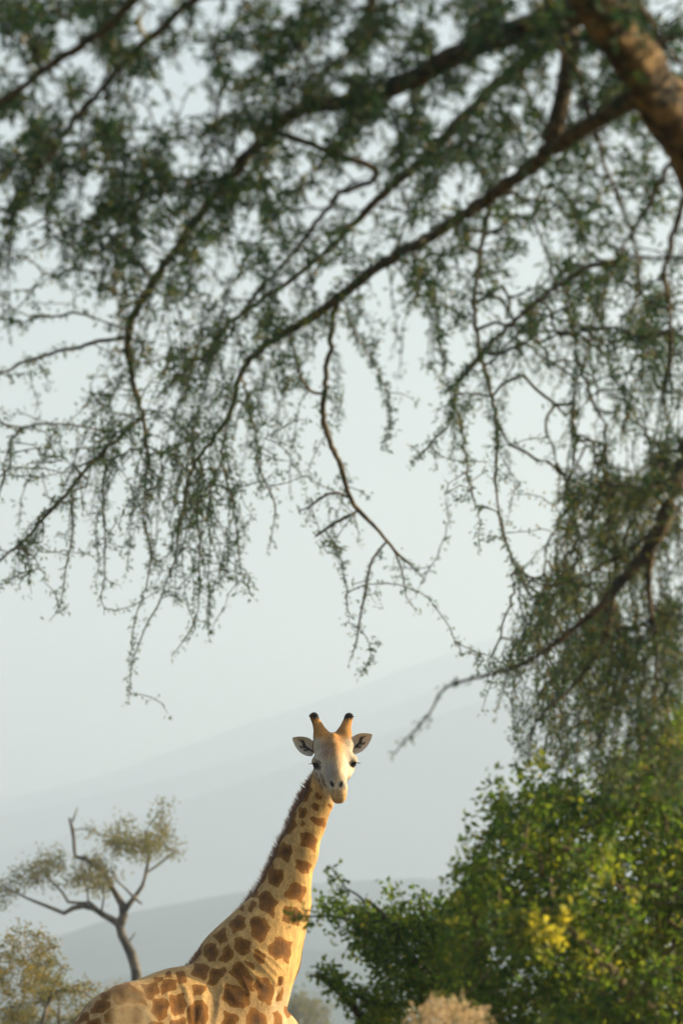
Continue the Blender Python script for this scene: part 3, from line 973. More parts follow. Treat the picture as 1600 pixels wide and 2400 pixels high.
# ears: cupped leaf shapes with dark streaks inside
for (bx, by, tx, ty, W_, sx) in ((737, 1764, 685, 1730, 40, -1), (822, 1760, 872, 1722, 40, 1)):
    ns, ntt = 26, 17
    s = np.linspace(0, 1, ns)[:, None]; t = np.linspace(-1, 1, ntt)[None]
    ax = np.array([tx - bx, ty - by], float); Ln = np.linalg.norm(ax); ax /= Ln; pr = np.array([-ax[1], ax[0]])
    if pr[1] > 0: pr = -pr                                       # towards the upper edge
    wid = W_ / 2 * np.sin(math.pi * np.clip(0.12 + 0.88 * s, 0, 1) ** 0.9) ** 0.75
    wid = np.where(s > 0.985, 0.6, wid)
    skew = 3.5 * np.sin(math.pi * s) * (1 if sx > 0 else 0.3)
    uu = bx + ax[0] * Ln * s + pr[0] * (wid * t + skew)
    vv = by + ax[1] * Ln * s + pr[1] * (wid * t + skew)
    dep = HD + 0.015 + 0.045 * (1 - t ** 2) * np.sin(math.pi * np.clip(s * 0.9 + 0.1, 0, 1)) - 0.01 * s
    front = P(uu, vv, GD + dep).reshape(-1, 3)
    back = P(uu, vv, GD + dep + 0.010 * (1 - np.abs(t) ** 4) + 0.002).reshape(-1, 3)
    i = np.arange(ns - 1)[:, None] * ntt + np.arange(ntt - 1)[None]
    fq = np.stack([i, i + 1, i + ntt + 1, i + ntt], -1).reshape(-1, 4)
    N_ = ns * ntt
    rim = np.concatenate([np.arange(ntt), np.arange(1, ns) * ntt + ntt - 1, (ns - 1) * ntt + np.arange(ntt - 2, -1, -1), np.arange(ns - 2, 0, -1) * ntt])
    rn = np.roll(rim, -1)
    F = np.concatenate([fq, fq[:, ::-1] + N_, np.stack([rim, rn, rn + N_, rim + N_], -1)])
    S_, T_ = np.broadcast_arrays(s, t)
    S_, T_ = S_.ravel(), T_.ravel()
    col = np.repeat(np.array([[0.60, 0.52, 0.41]]), N_, 0)
    col = mixc(col, (0.70, 0.65, 0.56), sst(0.5, 0.95, np.abs(T_)))
    for (s0, t0, s1, t1, w) in ((0.05, -0.1, 0.50, -0.05, 0.085), (0.32, -0.05, 0.56, -0.45, 0.07), (0.46, 0.0, 0.62, 0.38, 0.085), (0.22, -0.1, 0.36, -0.5, 0.07), (0.5, 0.1, 0.74, 0.30, 0.06)):
        ex, ey = s1 - s0, t1 - t0
        tt = np.clip(((S_ - s0) * ex + (T_ - t0) * ey * 0.25) / (ex * ex + ey * ey * 0.25), 0, 1)
        dd = np.sqrt((S_ - s0 - ex * tt) ** 2 + 0.25 * (T_ - t0 - ey * tt) ** 2)
        col = mixc(col, (0.03, 0.025, 0.022), 0.95 * (1 - sst(w * 0.5, w, dd)))
    col2 = np.repeat(np.array([[0.48, 0.35, 0.22]]), N_, 0)
    mesh_obj('ear', np.concatenate([front, back]), F, M['ear'], giraffe, True, {'coat': np.concatenate([col, col2])})

# dark hair tufts on the horn tips
rng = np.random.default_rng(4)
for (x, y) in ((735, 1681), (818, 1682)):
    c = G(x, y, HD + 0.05); Vs, Fs = [], []
    T = Tubes()
    for k in range(150):
        dv = norm(rng.normal(size=3)); dv[2] = abs(dv[2]) * 0.9 + 0.05
        a = c + dv * 0.024
        T.spike(a, a + dv * rng.uniform(0.008, 0.018), 0.0035)
    T.build('horn_tuft', M['lash'], giraffe)

# mane: stiff upright hairs along the nape
nape = np.array([(744, 1797), (728, 1822), (706, 1858), (689, 1893), (676, 1925), (661, 1958), (645, 1992), (628, 2028), (612, 2062), (590, 2096), (566, 2128), (535, 2160), (500, 2192), (470, 2222), (445, 2252), (428, 2268)], float)
napd = np.interp(nape[:, 1], [1772, 1825, 1880, 2000, 2130, 2200, 2270], [0.13, 0.20, 0.26, 0.26, 0.20, 0.08, -0.12])
NP = P(nape[:, 0], nape[:, 1], GD + napd)
NP = resample(NP, 0.0035)
tn = norm(np.gradient(NP, axis=0))
Vs, Fs, Cs = [], [], []
nv_ = 0
K = len(NP)
for i in range(K):
    fr = i / K
    ln = 0.031 * min(1, 0.45 + 6 * fr) * (1.0 if fr < 0.6 else max(0.25, 1 - (fr - 0.6) * 1.9))
    for r_ in range(5):
        t = tn[i]
        outw = norm(np.cross(t, AX_L)); 
        if outw[0] > 0: outw = -outw
        a = NP[i] - outw * 0.040 + AX_L * rng.normal() * 0.014 + t * rng.normal() * 0.003
        dv = norm(outw + -t * 0.35 + AX_L * rng.normal() * 0.18 + rng.normal(size=3) * 0.10)
        L_ = (ln + 0.040) * rng.uniform(0.55, 1.2)
        sd = norm(np.cross(dv, AX_L) + 0.2 * rng.normal(size=3)) * 0.0022
        q = np.array([a - sd, a + sd, a + dv * L_ * 0.6 + sd * 0.8, a + dv * L_ * 0.6 - sd * 0.8, a + dv * L_])
        Vs.append(q)
        Fs.append([nv_, nv_ + 1, nv_ + 2, nv_ + 3]); Fs.append([nv_ + 3, nv_ + 2, nv_ + 4, nv_ + 4])
        v_ = rng.uniform(0.7, 1.3); c0 = np.array([0.235, 0.135, 0.085]) * v_
        tip = np.array([0.55, 0.38, 0.28]) if rng.random() < 0.3 else c0 * 1.5
        Cs += [c0, c0, c0 * 1.2, c0 * 1.2, tip]
        nv_ += 5
Fq = np.array(Fs)
quad = Fq[Fq[:, 2] != Fq[:, 3]]; tri = Fq[Fq[:, 2] == Fq[:, 3]][:, :3]
quad = np.array([f for f in Fs if f[2] != f[3]]); tri = np.array([f[:3] for f in Fs if f[2] == f[3]])
mesh_obj('mane', np.concatenate(Vs), [quad, tri], M['hair'], giraffe, True, {'coat': np.array(Cs)})

# tail
tp = np.array([[*CL(168, 2455), 0.05], [*CL(140, 2540), 0.035], [*CL(132, 2640), 0.024], [*CL(135, 2740), 0.018]])
T = Tubes(); q = resample(tp, 0.03); T.add(q[:, :3], q[:, 3], 8)
tail = T.build('tail', M['ear'], giraffe, {'coat': np.repeat(np.array([[0.42, 0.30, 0.19]]), T.n, 0)})
T = Tubes(); c = CL(135, 2735)
for k in range(120):
    a = c + rng.normal(size=3) * 0.012; e = a + np.array([rng.normal() * 0.06, rng.normal() * 0.06, -rng.uniform(0.35, 0.6)])
    T.add(np.array([a, (a + e) / 2 + rng.normal(size=3) * 0.02, e]), np.array([0.003, 0.003, 0.001]), 3)
T.build('tail_tuft', M['lash'], giraffe)
# ------------------------------------------------------------------ the big overhanging acacia
def fdepth(px, py):
    """how far away the canopy hangs: near at the top, drooping away lower down"""
    px = np.asarray(px, float); py = np.asarray(py, float)
    base_ = np.interp(py, [-600, 0, 400, 800, 1100, 1700], [15.5, 16.5, 18.5, 21.5, 24.5, 25.5])
    right = np.clip((px - 1150) / 350, 0, 1) * np.clip((py - 700) / 400, 0, 1)
    return base_ * (1 - right) + 21.0 * right


def trace(pts, dd=None, shift=0.0):
    a = np.array(pts, float)
    d = fdepth(a[:, 0], a[:, 1]) + shift
    if dd is not None:
        dd = np.atleast_1d(np.asarray(dd, float))
        if len(dd) == 1: d = dd[0] + 0 * d
        else: d[:len(dd)] = dd
    p = P(a[:, 0], a[:, 1], d)
    return np.column_stack([p, a[:, 2] * 0.45 * d / FPX])


tree = Plant(21, 0.045)
gd = 17.0
trunk_ids = [tree.limb(trace([(2260, 4275, 380), (2250, 4100, 290), (2225, 3000, 250), (2120, 1700, 220), (1930, 900, 190), (1720, 520, 160)], gd))]
limbs = []
def LB(pts, dd=None, shift=0.0, wob=0.006): limbs.append(tree.limb(trace(pts, dd, shift), True, wob))
LB([(1720, 520, 158), (1625, 345, 148), (1545, 225, 138), (1475, 115, 128), (1405, 15, 112), (1330, -90, 90), (1240, -220, 62), (1150, -330, 40)], [17, 16.9, 16.7, 16.4, 16.2, 16, 15.8, 15.6])
LB([(1400, 20, 85), (1260, 55, 70), (1110, 110, 60), (960, 185, 52), (835, 240, 44), (725, 252, 36), (640, 300, 31), (560, 390, 27), (480, 485, 24), (400, 600, 22), (335, 700, 20), (300, 785, 19), (308, 880, 14), (335, 970, 10), (350, 1100, 7)])
LB([(1480, 230, 55), (1310, 335, 42), (1185, 435, 36), (1050, 528, 31), (910, 610, 28), (800, 690, 26), (700, 762, 24), (620, 808, 20), (565, 880, 15), (530, 985, 12), (455, 1090, 9), (430, 1190, 7)], [16.7, 17.2, 17.9, 18.7])
LB([(1345, 60, 48), (1250, 125, 38), (1110, 250, 32), (1000, 365, 28), (925, 430, 25), (830, 520, 18), (735, 615, 14), (610, 705, 11), (525, 770, 8), (470, 850, 6)], None, 0.5)
LB([(880, 400, 18), (790, 460, 14), (700, 575, 12), (575, 720, 10), (525, 800, 8), (440, 860, 7), (365, 930, 6)], None, -0.4)
LB([(785, 715, 15), (775, 780, 13), (762, 900, 14), (758, 985, 15), (792, 1080, 14), (822, 1172, 13), (880, 1240, 10), (935, 1300, 7), (985, 1350, 3)])
LB([(735, 920, 9), (715, 900, 8), (690, 830, 7), (672, 760, 5)])
LB([(905, 1270, 6), (870, 1320, 7), (852, 1420, 6), (838, 1490, 5), (822, 1555, 2)])
LB([(915, 1280, 4), (945, 1340, 5), (955, 1400, 3), (975, 1430, 2)])
LB([(815, 1165, 7), (775, 1150, 8), (735, 1180, 6), (700, 1200, 3)])
LB([(830, 1200, 6), (790, 1225, 8), (742, 1255, 6)])
LB([(1140, 470, 16), (1122, 600, 12), (1112, 700, 11), (1122, 830, 11), (1150, 910, 10), (1165, 1010, 9), (1162, 1120, 7), (1178, 1250, 4), (1228, 1375, 2)])
LB([(1068, 930, 6), (1085, 1020, 6), (1100, 1120, 5), (1112, 1190, 3)])
LB([(1905, 850, 90), (1810, 820, 84), (1710, 900, 75), (1625, 1040, 62), (1578, 1160, 46), (1535, 1265, 38), (1470, 1345, 29), (1400, 1425, 21), (1330, 1485, 17), (1250, 1545, 11), (1150, 1582, 8), (1045, 1612, 6), (1000, 1680, 5), (925, 1768, 3)], [17.2, 18.2, 19.4] + [20.5] * 11)
LB([(1530, 1275, 18), (1522, 1400, 15), (1540, 1525, 12), (1532, 1650, 10), (1500, 1765, 6)], 20.5)
LB([(1440, 1380, 12), (1420, 1500, 10), (1330, 1620, 8), (1250, 1700, 6), (1235, 1790, 3)], 20.8)
LB([(1560, 1200, 12), (1480, 1290, 10), (1400, 1330, 8), (1310, 1370, 5), (1230, 1370, 3)], 20.7)
LB([(300, 790, 11), (205, 805, 10), (105, 835, 8), (0, 870, 6), (-60, 895, 4)])
LB([(335, 980, 10), (240, 1060, 10), (130, 1185, 9), (50, 1270, 7), (-10, 1325, 4)])
LB([(430, 1200, 6), (405, 1320, 5), (360, 1430, 4), (315, 1530, 3.5), (300, 1640, 2)])
LB([(540, 960, 7), (520, 1080, 6), (545, 1180, 5), (560, 1290, 4), (575, 1370, 2)])
LB([(1150, -330, 36), (900, -270, 34), (600, -190, 32), (420, -90, 30), (250, 60, 26), (105, 160, 22), (0, 235, 18), (-120, 290, 12)], None, -0.6)
LB([(700, -215, 26), (520, -60, 24), (330, 110, 20), (190, 260, 16), (80, 420, 12), (20, 520, 8)], None, -0.3)
LB([(900, -260, 24), (880, -60, 18), (850, 80, 14), (770, 160, 10), (690, 190, 7)], None, -0.5)
LB([(1490, 130, 26), (1560, 90, 22), (1640, 60, 26)], 16.5)
LB([(1500, 20, 16), (1560, 110, 14), (1640, 190, 12)], 16.0)
LB([(1310, 110, 14), (1360, 180, 12), (1372, 290, 10), (1330, 350, 8)], None, -0.2)
LB([(1612, 320, 20), (1560, 400, 15), (1500, 520, 11), (1440, 620, 10), (1390, 760, 8), (1370, 860, 5)], [16.85, 17.4, 18, 18, 18, 18])
LB([(1650, 390, 22), (1590, 500, 18), (1560, 650, 14), (1575, 800, 12), (1550, 950, 9)], [16.9, 17.6, 18.3, 18.5, 18.6])
LB([(1440, 610, 14), (1340, 645, 13), (1200, 755, 11), (1120, 840, 9), (1072, 900, 8), (1050, 990, 6), (965, 1085, 3)], [18.0, 18.4, 19.8, 21.2])
LB([(1390, 290, 14), (1420, 400, 12), (1470, 520, 10), (1500, 640, 8), (1480, 740, 6)], [17.4, 17.5, 17.6, 17.7, 17.8])
LB([(1220, 180, 10), (1260, 270, 9), (1310, 330, 8)], None, 0.2)
LB([(165, 1140, 5), (168, 1250, 5), (150, 1340, 4), (140, 1430, 2)])
LB([(245, 1060, 6), (240, 1180, 5), (248, 1300, 4), (240, 1420, 3), (300, 1425, 2.5), (370, 1385, 2)])
LB([(345, 1090, 6), (338, 1200, 5), (352, 1330, 4), (318, 1450, 3), (305, 1560, 2)])
LB([(470, 1080, 6), (462, 1220, 5), (470, 1330, 4), (455, 1460, 3), (400, 1540, 2)])
LB([(570, 900, 7), (598, 1010, 6), (612, 1110, 5), (645, 1190, 4), (628, 1280, 2)])
LB([(800, 700, 6), (840, 790, 5), (880, 860, 4), (912, 950, 4), (905, 1050, 2)])
LB([(960, 580, 7), (1010, 680, 6), (1025, 780, 5), (1045, 860, 4)])
LB([(60, 1000, 5), (20, 1090, 4), (-10, 1180, 3)])
LB([(560, 400, 12), (430, 440, 10), (310, 470, 8), (200, 520, 7), (110, 560, 5)], None, -0.3)
LB([(360, 650, 9), (300, 590, 10), (255, 555, 8), (170, 570, 5)], None, -0.2)

# foliage targets: how thick the leaves hang, cell by cell (100 units a cell)
GRID = """
7765467776789985
7664366677765575
7653256787664476
7765456766654535
6786575545755535
3675545455566245
2344545555542566
2124556622424557
3246655412332346
2155664412331246
2455653212221246
3444652321131466
4233441320021466
2122340032003676
0101210020005776
0001000010145665
0001000001023554
0000000000012444
0000000000000233
""".split()
rng = np.random.default_rng(5)
A = []
PER = 4.7
for r_, row in enumerate(GRID):
    for c_, ch in enumerate(row):
        k = rng.poisson((int(ch) / 5.0) ** 1.8 * 7.5 * PER * rng.uniform(0.55, 1.35) * (2.3 if c_ >= 12 and r_ >= 9 else 1.0))
        px = c_ * 100 + rng.uniform(0, 100, k); py = r_ * 100 + rng.uniform(0, 100, k)
        nz = np.sin(px / 47 + 1.3 * np.sin(py / 61)) * np.sin(py / 53 + 1.7 * np.sin(px / 71 + 1)) + 0.5 * np.sin(px / 23 + py / 31)
        ok = rng.uniform(0, 1, k) < np.clip(0.52 + 0.95 * nz, 0.06, 1)
        px, py, k = px[ok], py[ok], int(ok.sum())
        A.append(P(px, py, fdepth(px, py) + rng.normal(0, 0.45, k)))
# unseen crown above and to the right of the view, added for shading
for (x0, x1, y0, y1, k) in ((-300, 1700, -350, 0, 420), (-500, 0, -200, 1100, 240), (1600, 2300, -400, 800, 500), (1600, 2100, 800, 1700, 300)):
    px = rng.uniform(x0, x1, k); py = rng.uniform(y0, y1, k)
    A.append(P(px, py, fdepth(px, py) + rng.normal(0, 0.5, k)))
A = np.concatenate(A)
tree.grow(A, 1.4, 0.14, 0.16, 2.6, 0.75)
def canopy_ends(q):
    u, v = plan(q[None]); u, v = float(u[0]), float(v[0])
    if v > 1890: return True
    if u < 0 or u >= 1600 or v < 0: return False
    return int(GRID[int(v // 100)][int(u // 100)]) < 2
pu, pw = plan(tree.pos[:tree.n])
dens = np.array([int(GRID[min(18, max(0, int((v + 60) // 100)))][min(15, max(0, int(u // 100)))]) if (-100 < u < 1700 and -200 < v < 1750) else 0 for u, v in zip(pu, pw)], float)
dens *= np.where(pw > 550, 1.5, 0.6) * np.where((pu > 1250) & (pw > 900), 1.7, 1.0)
dens = dens ** 1.5
for j in rng.choice(len(dens), 560, replace=False, p=dens / dens.sum()):
    tree.hang(int(j), rng.uniform(0.2, 0.62), (rng.normal() * 0.5 - 0.15, rng.normal() * 0.5), canopy_ends)
tree.radii(0.0023, 0.27, 0.007)
def brown(q):
    u, v = plan(q[None])
    u, v = float(u[0]), float(v[0])
    f = 0.22 * max(0.0, min(1.0, (u - 1100) / 250)) * max(0.0, min(1.0, (v - 900) / 300))
    for (cx, cy, r_, a_) in ((280, 830, 110, 0.35), (600, 300, 130, 0.2), (150, 280, 160, 0.18), (170, 1080, 70, 0.2), (1480, 1300, 140, 0.15)):
        f += a_ * math.exp(-((u - cx) ** 2 + (v - cy) ** 2) / r_ ** 2)
    return f


tb = P(2260, 4275, gd); tb[2] = 0
acacia = empty('acacia_tree', tb)
tag(acacia, 'large thorny acacia whose thin drooping branches hang across the top of the view', 'tree')
tree.limb_objs('trunk', M['trunk_bark'], acacia, 16, trunk_ids)
tree.limb_objs('limb', M['trunk_bark'], acacia, 16, limbs[:1])
tree.limb_objs('limb', M['bark'], acacia, 9, limbs[1:])
tree.twigs('twigs', M['twig'], acacia, 2600, 0.05)
_, nl1 = tree.crown('crown', M['leaf_acacia'], acacia, 5.2, 0.027, 0.0075, 0.10, 0.010, 0.2, (0.36, 0.25), lambda q: 0.85 * brown(q), 0.0075, lambda C: np.interp(plan(C)[1], [0, 500, 900], [1.4, 1.3, 1.0]))

# seed pods hanging in the top of the crown
def pod_mesh(seed):
    r2 = np.random.default_rng(seed)
    k = 10; t = np.linspace(0, 1, k)
    Ln = 0.075; bend = r2.uniform(-0.022, 0.022)
    c = np.stack([bend * np.sin(math.pi * t), 0.2 * bend * t, -Ln * t], -1)
    w = 0.0062 * np.sin(math.pi * (0.06 + 0.9 * t)) ** 0.6
    sd = 6; a = np.arange(sd) * 2 * math.pi / sd
    ring = c[:, None] + w[:, None, None] * np.stack([np.cos(a), 0.45 * np.sin(a), 0 * a], -1)[None]
    V = ring.reshape(-1, 3)
    i = np.arange(k - 1)[:, None] * sd; j = np.arange(sd)[None]; j2 = (j + 1) % sd
    F = np.stack([i + j, i + sd + j, i + sd + j2, i + j2], -1).reshape(-1, 4)
    return V, F
pods = []
for s_ in range(5):
    v, f = pod_mesh(s_)
    o = mesh_obj('seed_pod', v, f, M['pod'], None, True, {'var': np.full(len(v), [0.1, 0.3, 0.5, 0.2, 0.95][s_])})
    pods.append(o)
nodes = tree.pos[:tree.n]
pu, pw = plan(nodes)
cand = np.where((pu > 0) & (pu < 700) & (pw < 420) & (pw > -20) & (tree.fix[:tree.n] == 0))[0]
pick = rng.choice(cand, 90, replace=False)
for q, i_ in enumerate(pick):
    k = 4 if (q % 18 == 17) else q % 4
    src = pods[k]
    o = src if q < 4 else src.copy()
    if q >= 4: COL.objects.link(o)
    o.parent = acacia
    o.location = Vector(nodes[i_] - np.array(acacia.location))
    o.rotation_euler = (rng.normal() * 0.25, rng.normal() * 0.25, rng.uniform(0, 6.28))
    s_ = rng.uniform(0.7, 1.25); o.scale = (s_, s_, s_)
if pods[4].parent is None: bpy.data.objects.remove(pods[4])

# ------------------------------------------------------------------ leafy bushes on the right, in front of the giraffe
def inside(poly, u, v):
    return sdf_poly(u, v, poly) < 0


def fill(poly, n, d0, d1, rng):
    p = np.array(poly, float); out = []
    while sum(len(o) for o in out) < n:
        u = rng.uniform(p[:, 0].min(), p[:, 0].max(), n); v = rng.uniform(p[:, 1].min(), p[:, 1].max(), n)
        k = inside(poly, u, v)
        out.append(np.stack([u[k], v[k]], -1))
    q = np.concatenate(out)[:n]
    return P(q[:, 0], q[:, 1], rng.uniform(d0, d1, n))


def ground_pt(px, d):
    p = P(px, 2000, d); p[2] = 0
    return p


bush = Plant(31, 0.05)
b0 = ground_pt(1560, 24.0)
def stem(pl, base_, pts, d, r0, r1):
    a = np.array(pts, float); p = P(a[:, 0], a[:, 1], d)
    q = np.vstack([base_, p]); rr = np.linspace(r0, r1, len(q))
    return pl.limb(np.column_stack([q, rr]), False, 0.012)
bl = []
bl.append(stem(bush, b0 + [0.05, 0, 0], [(1600, 2900), (1545, 2420), (1480, 2330), (1420, 2260), (1340, 2180), (1290, 2100)], [24, 23.4, 22.6, 22.3, 22.2, 22.4], 0.032, 0.006))
bl.append(stem(bush, b0 + [-0.1, 0.1, 0], [(1480, 2900), (1360, 2450), (1290, 2250), (1240, 2080), (1230, 1960)], [24, 24, 23.8, 23.6, 23.5], 0.05, 0.008))
bl.append(stem(bush, b0 + [0.15, 0.1, 0], [(1640, 2900), (1620, 2500), (1580, 2200), (1520, 1980), (1480, 1860)], [24.2, 24.4, 24.3, 24.2, 24.0], 0.05, 0.008))
bl.append(stem(bush, b0 + [0.3, 0.0, 0], [(1760, 2900), (1760, 2400), (1700, 2000), (1640, 1760), (1600, 1690)], [24.2, 24.2, 24, 23.8, 23.7], 0.05, 0.008))
bl.append(stem(bush, b0 + [-0.2, -0.05, 0], [(1420, 2950), (1260, 2600), (1160, 2350), (1120, 2200), (1110, 2080)], [24, 23.6, 23.4, 23.2, 23.0], 0.045, 0.008))
rb = np.random.default_rng(8)
core = [(1625, 1700), (1530, 1780), (1440, 1850), (1350, 1880), (1280, 1850), (1190, 1890), (1160, 1960), (1190, 2000), (1140, 2040), (1100, 2090), (1090, 2180), (1070, 2280), (1085, 2400), (1100, 2560), (1700, 2700), (1950, 2300), (1900, 1850), (1750, 1690)]
c_mid = np.array([1500.0, 2250.0])
ring = []
for a_, b_ in zip(core, core[1:]):
    for q in range(12):
        e_ = np.array(a_) + (np.array(b_) - np.array(a_)) * rb.uniform()
        o_ = e_ - c_mid; o_ /= np.linalg.norm(o_)
        e_ = e_ + o_ * abs(rb.normal(0, 42)) + rb.normal(size=2) * 8
        if e_[0] < 1640: ring.append(P(e_[0], e_[1], rb.uniform(22.2, 23.8)))
lobes = fill(core, 95, 21.9, 24.0, rb)
A = [fill(core, 3100, 22.6, 24.8, rb), np.array(ring)]
for q in lobes:
    k = rb.integers(14, 32)
    A.append(q + rb.normal(size=(k, 3)) * rb.uniform(0.045, 0.085))
A.append(fill([(1130, 1880), (1300, 1840), (1330, 1920), (1240, 2000), (1140, 1960)], 60, 22.6, 23.6, rb))
A.append(fill([(1050, 2060), (1150, 2030), (1190, 2110), (1060, 2130)], 40, 22.4, 23.2, rb))
A.append(fill([(1500, 1790), (1600, 1660), (1640, 1700), (1560, 1850)], 70, 22.6, 23.6, rb))
A.append(fill([(1400, 1850), (1470, 1780), (1520, 1800), (1480, 1880)], 30, 22.8, 24, rb))
bush.grow(np.concatenate(A), 0.2, 0.10, 0.25)
bush.radii(0.0016, 0.42, 0.016)
ob = empty('leafy_bush', b0)
tag(ob, 'dense sunlit leafy bush with yellow-green tips filling the lower corner beneath the hanging branches', 'bush')
bush.limb_objs('stem', M['bark_light'], ob, 8)
bush.twigs('twigs', M['bark_light'], ob)
_, nl2 = bush.crown('foliage', M['leaf_bush'], ob, 5.0, 0.038, 0.021, 0.12, 0.022, 0.05, (0.47, 0.18), lambda q: 0.26 * math.sin(q[0] * 9 + 1.5 * math.sin(q[2] * 7)) * math.sin(q[2] * 11 + q[1] * 3))

# sunlit leaf clusters, the sunlight put into their yellow colour
ylw = leaf_mat('sunlit_yellow_leaf', [(0.0, (0.24, 0.26, 0.04)), (1.0, (0.62, 0.54, 0.06))], 0.55, (1.1, 1.05, 0.7))
rb2 = np.random.default_rng(77)
for (cx, cy, rx, ry, dd, k, tx) in ((1285, 2190, 50, 24, 21.75, 62, 0.5), (1326, 2148, 20, 30, 21.75, 20, 0), (1252, 2168, 20, 16, 21.75, 12, 0), (1290, 2180, 90, 60, 21.9, 30, 0)):
    u = cx + rb2.normal(0, rx * 0.5, k); v = cy + rb2.normal(0, ry * 0.5, k) + tx * (u - cx) * 0.6
    C = P(u, v, dd + rb2.normal(0, 0.05, k))
    D = norm(rb2.normal(size=(k, 3))) + np.array([0.3, -0.2, 0.2])
    V, F = leaves(C, D, 0.042 * rb2.uniform(0.7, 1.2, k), 0.026 * rb2.uniform(0.7, 1.2, k), rb2)
    o = mesh_obj('sunlit_sprig', V, F, ylw, ob, False, {'var': np.repeat(rb2.uniform(0, 1, k), 4)})
    tag(o, kind='stuff')

loose = Plant(32, 0.05)
b1_ = ground_pt(1010, 25.0)
stem(loose, b1_, [(1015, 2900), (1005, 2500), (985, 2330), (950, 2220), (900, 2150), (850, 2110)], [25, 25, 24.8, 24.6, 24.5, 24.5], 0.04, 0.006)
stem(loose, b1_ + [0.1, 0.1, 0], [(1060, 2900), (1060, 2450), (1040, 2280), (1010, 2180), (985, 2110)], [25, 25, 24.9, 24.8, 24.7], 0.04, 0.006)
stem(loose, b1_ + [-0.1, 0, 0], [(960, 2900), (900, 2560), (860, 2430), (810, 2340), (770, 2300), (722, 2290)], [25, 24.8, 24.6, 24.5, 24.4, 24.4], 0.035, 0.005)
stem(loose, P(900, 2150, 24.5), [(860, 2170), (790, 2150), (730, 2150), (688, 2148)], [24.5, 24.4, 24.4, 24.4], 0.008, 0.003)
stem(loose, P(850, 2110, 24.5), [(815, 2080), (795, 2050), (775, 2030)], [24.5, 24.5, 24.5], 0.006, 0.002)
rb = np.random.default_rng(9)
A = [fill([(830, 2130), (930, 2150), (1060, 2150), (1120, 2220), (1110, 2400), (1060, 2340), (960, 2330), (890, 2290), (830, 2230)], 900, 24.2, 25.3, rb),
     fill([(740, 2110), (800, 2100), (880, 2130), (1000, 2110), (1110, 2100), (1110, 2200), (850, 2240), (800, 2200), (740, 2170)], 260, 24.2, 25.2, rb),
     fill([(720, 2290), (770, 2260), (820, 2300), (860, 2340), (910, 2350), (900, 2420), (840, 2430), (790, 2330)], 170, 24.2, 24.9, rb),
     fill([(1030, 2120), (1120, 2080), (1150, 2300), (1100, 2400), (1020, 2330)], 420, 23.8, 25.2, rb),
     fill([(680, 2140), (720, 2130), (730, 2165), (690, 2165)], 18, 24.3, 24.5, rb),
     fill([(765, 2025), (790, 2030), (820, 2090), (790, 2100)], 8, 24.4, 24.6, rb),
     fill([(905, 2060), (925, 2060), (935, 2120), (915, 2120)], 6, 24.5, 24.8, rb),
     fill([(960, 2090), (1000, 2090), (1000, 2130), (960, 2120)], 12, 24.5, 24.8, rb),
     fill([(850, 2300), (960, 2310), (1010, 2350), (990, 2440), (860, 2440)], 210, 24.2, 25.2, rb),
     fill([(900, 2430), (1200, 2430), (1200, 2700), (950, 2700)], 160, 24.3, 25.4, rb)]
loose.grow(np.concatenate(A), 0.2, 0.10, 0.25)
loose.radii(0.0015, 0.42, 0.012)
ob2 = empty('loose_bush', b1_)
tag(ob2, 'loose dark green bush reaching across beside the giraffe, one sprig crossing its neck', 'bush')
loose.limb_objs('stem', M['twig'], ob2, 7)
loose.twigs('twigs', M['twig'], ob2)
_, nl3 = loose.crown('foliage', M['leaf_bush'], ob2, 3.4, 0.032, 0.017, 0.25, 0.018, 0.05, (0.42, 0.18), lambda q: 0.15 * math.sin(q[0] * 9) * math.sin(q[2] * 11))

# dry straw-coloured bush half hidden behind the green ones
dry = Plant(33, 0.04)
b2_ = ground_pt(1045, 20.4)
for k in range(5):
    stem(dry, b2_ + [0.05 * (k - 2), 0, 0], [(1045 + 15 * (k - 2), 2900), (1040 + 34 * (k - 2), 2440 - 10 * (k % 2))], [20.4, 20.4 + 0.05 * (k - 2)], 0.016, 0.005)
rb = np.random.default_rng(12)
dry.grow(fill([(945, 2430), (960, 2375), (990, 2366), (1012, 2344), (1040, 2352), (1072, 2340), (1100, 2362), (1135, 2372), (1150, 2400), (1160, 2700), (930, 2700)], 620, 20.2, 20.7, rb), 0.1, 0.05, 0.2)
dry.radii(0.0012, 0.42, 0.008)
ob3 = empty('dry_bush', b2_)
tag(ob3, 'rounded straw-coloured dry bush at the bottom edge, between the two green bushes', 'bush')
dry.limb_objs('stem', M['bark_grey'], ob3, 6)
dry.twigs('twigs', M['bark_light'], ob3)
dry.crown('foliage', M['straw'], ob3, 4.5, 0.028, 0.010, 0.1, 0.014, 0.0, (0.5, 0.25))

# ------------------------------------------------------------------ background tree and bushes
def z4(x, y): return x / 3.136, 1850 + y / 3.136
far = Plant(41, 0.25)
FD = 140.0
def zl(pts, attach=True, off=0.0):
    a = np.array([(*z4(p[0], p[1]), p[2] * 1.15 / 3.136) for p in pts])
    p = P(a[:, 0], a[:, 1], FD + off)
    return far.limb(np.column_stack([p, a[:, 2] * 0.5 * FD / FPX]), attach, 0.03)
fb = ground_pt(345, FD)
a = np.array([(332, 2480), (324, 2330), (322, 2293)], float); p = P(a[:, 0], a[:, 1], FD)
ftr = far.limb(np.column_stack([np.vstack([fb, p, P(*z4(960, 1200), FD), P(*z4(905, 1090), FD), P(*z4(880, 1000), FD)]), np.array([0.22, 0.16, 0.13, 0.125, 0.115, 0.11, 0.095])]), False, 0.02)
zl([(880, 1000, 62), (908, 900, 55), (885, 830, 50), (825, 745, 38), (790, 650, 32), (705, 560, 28), (640, 512, 26), (545, 492, 24), (548, 390, 23), (530, 250, 20), (512, 205, 12)])
zl([(532, 240, 16), (560, 190, 12), (580, 135, 6)])
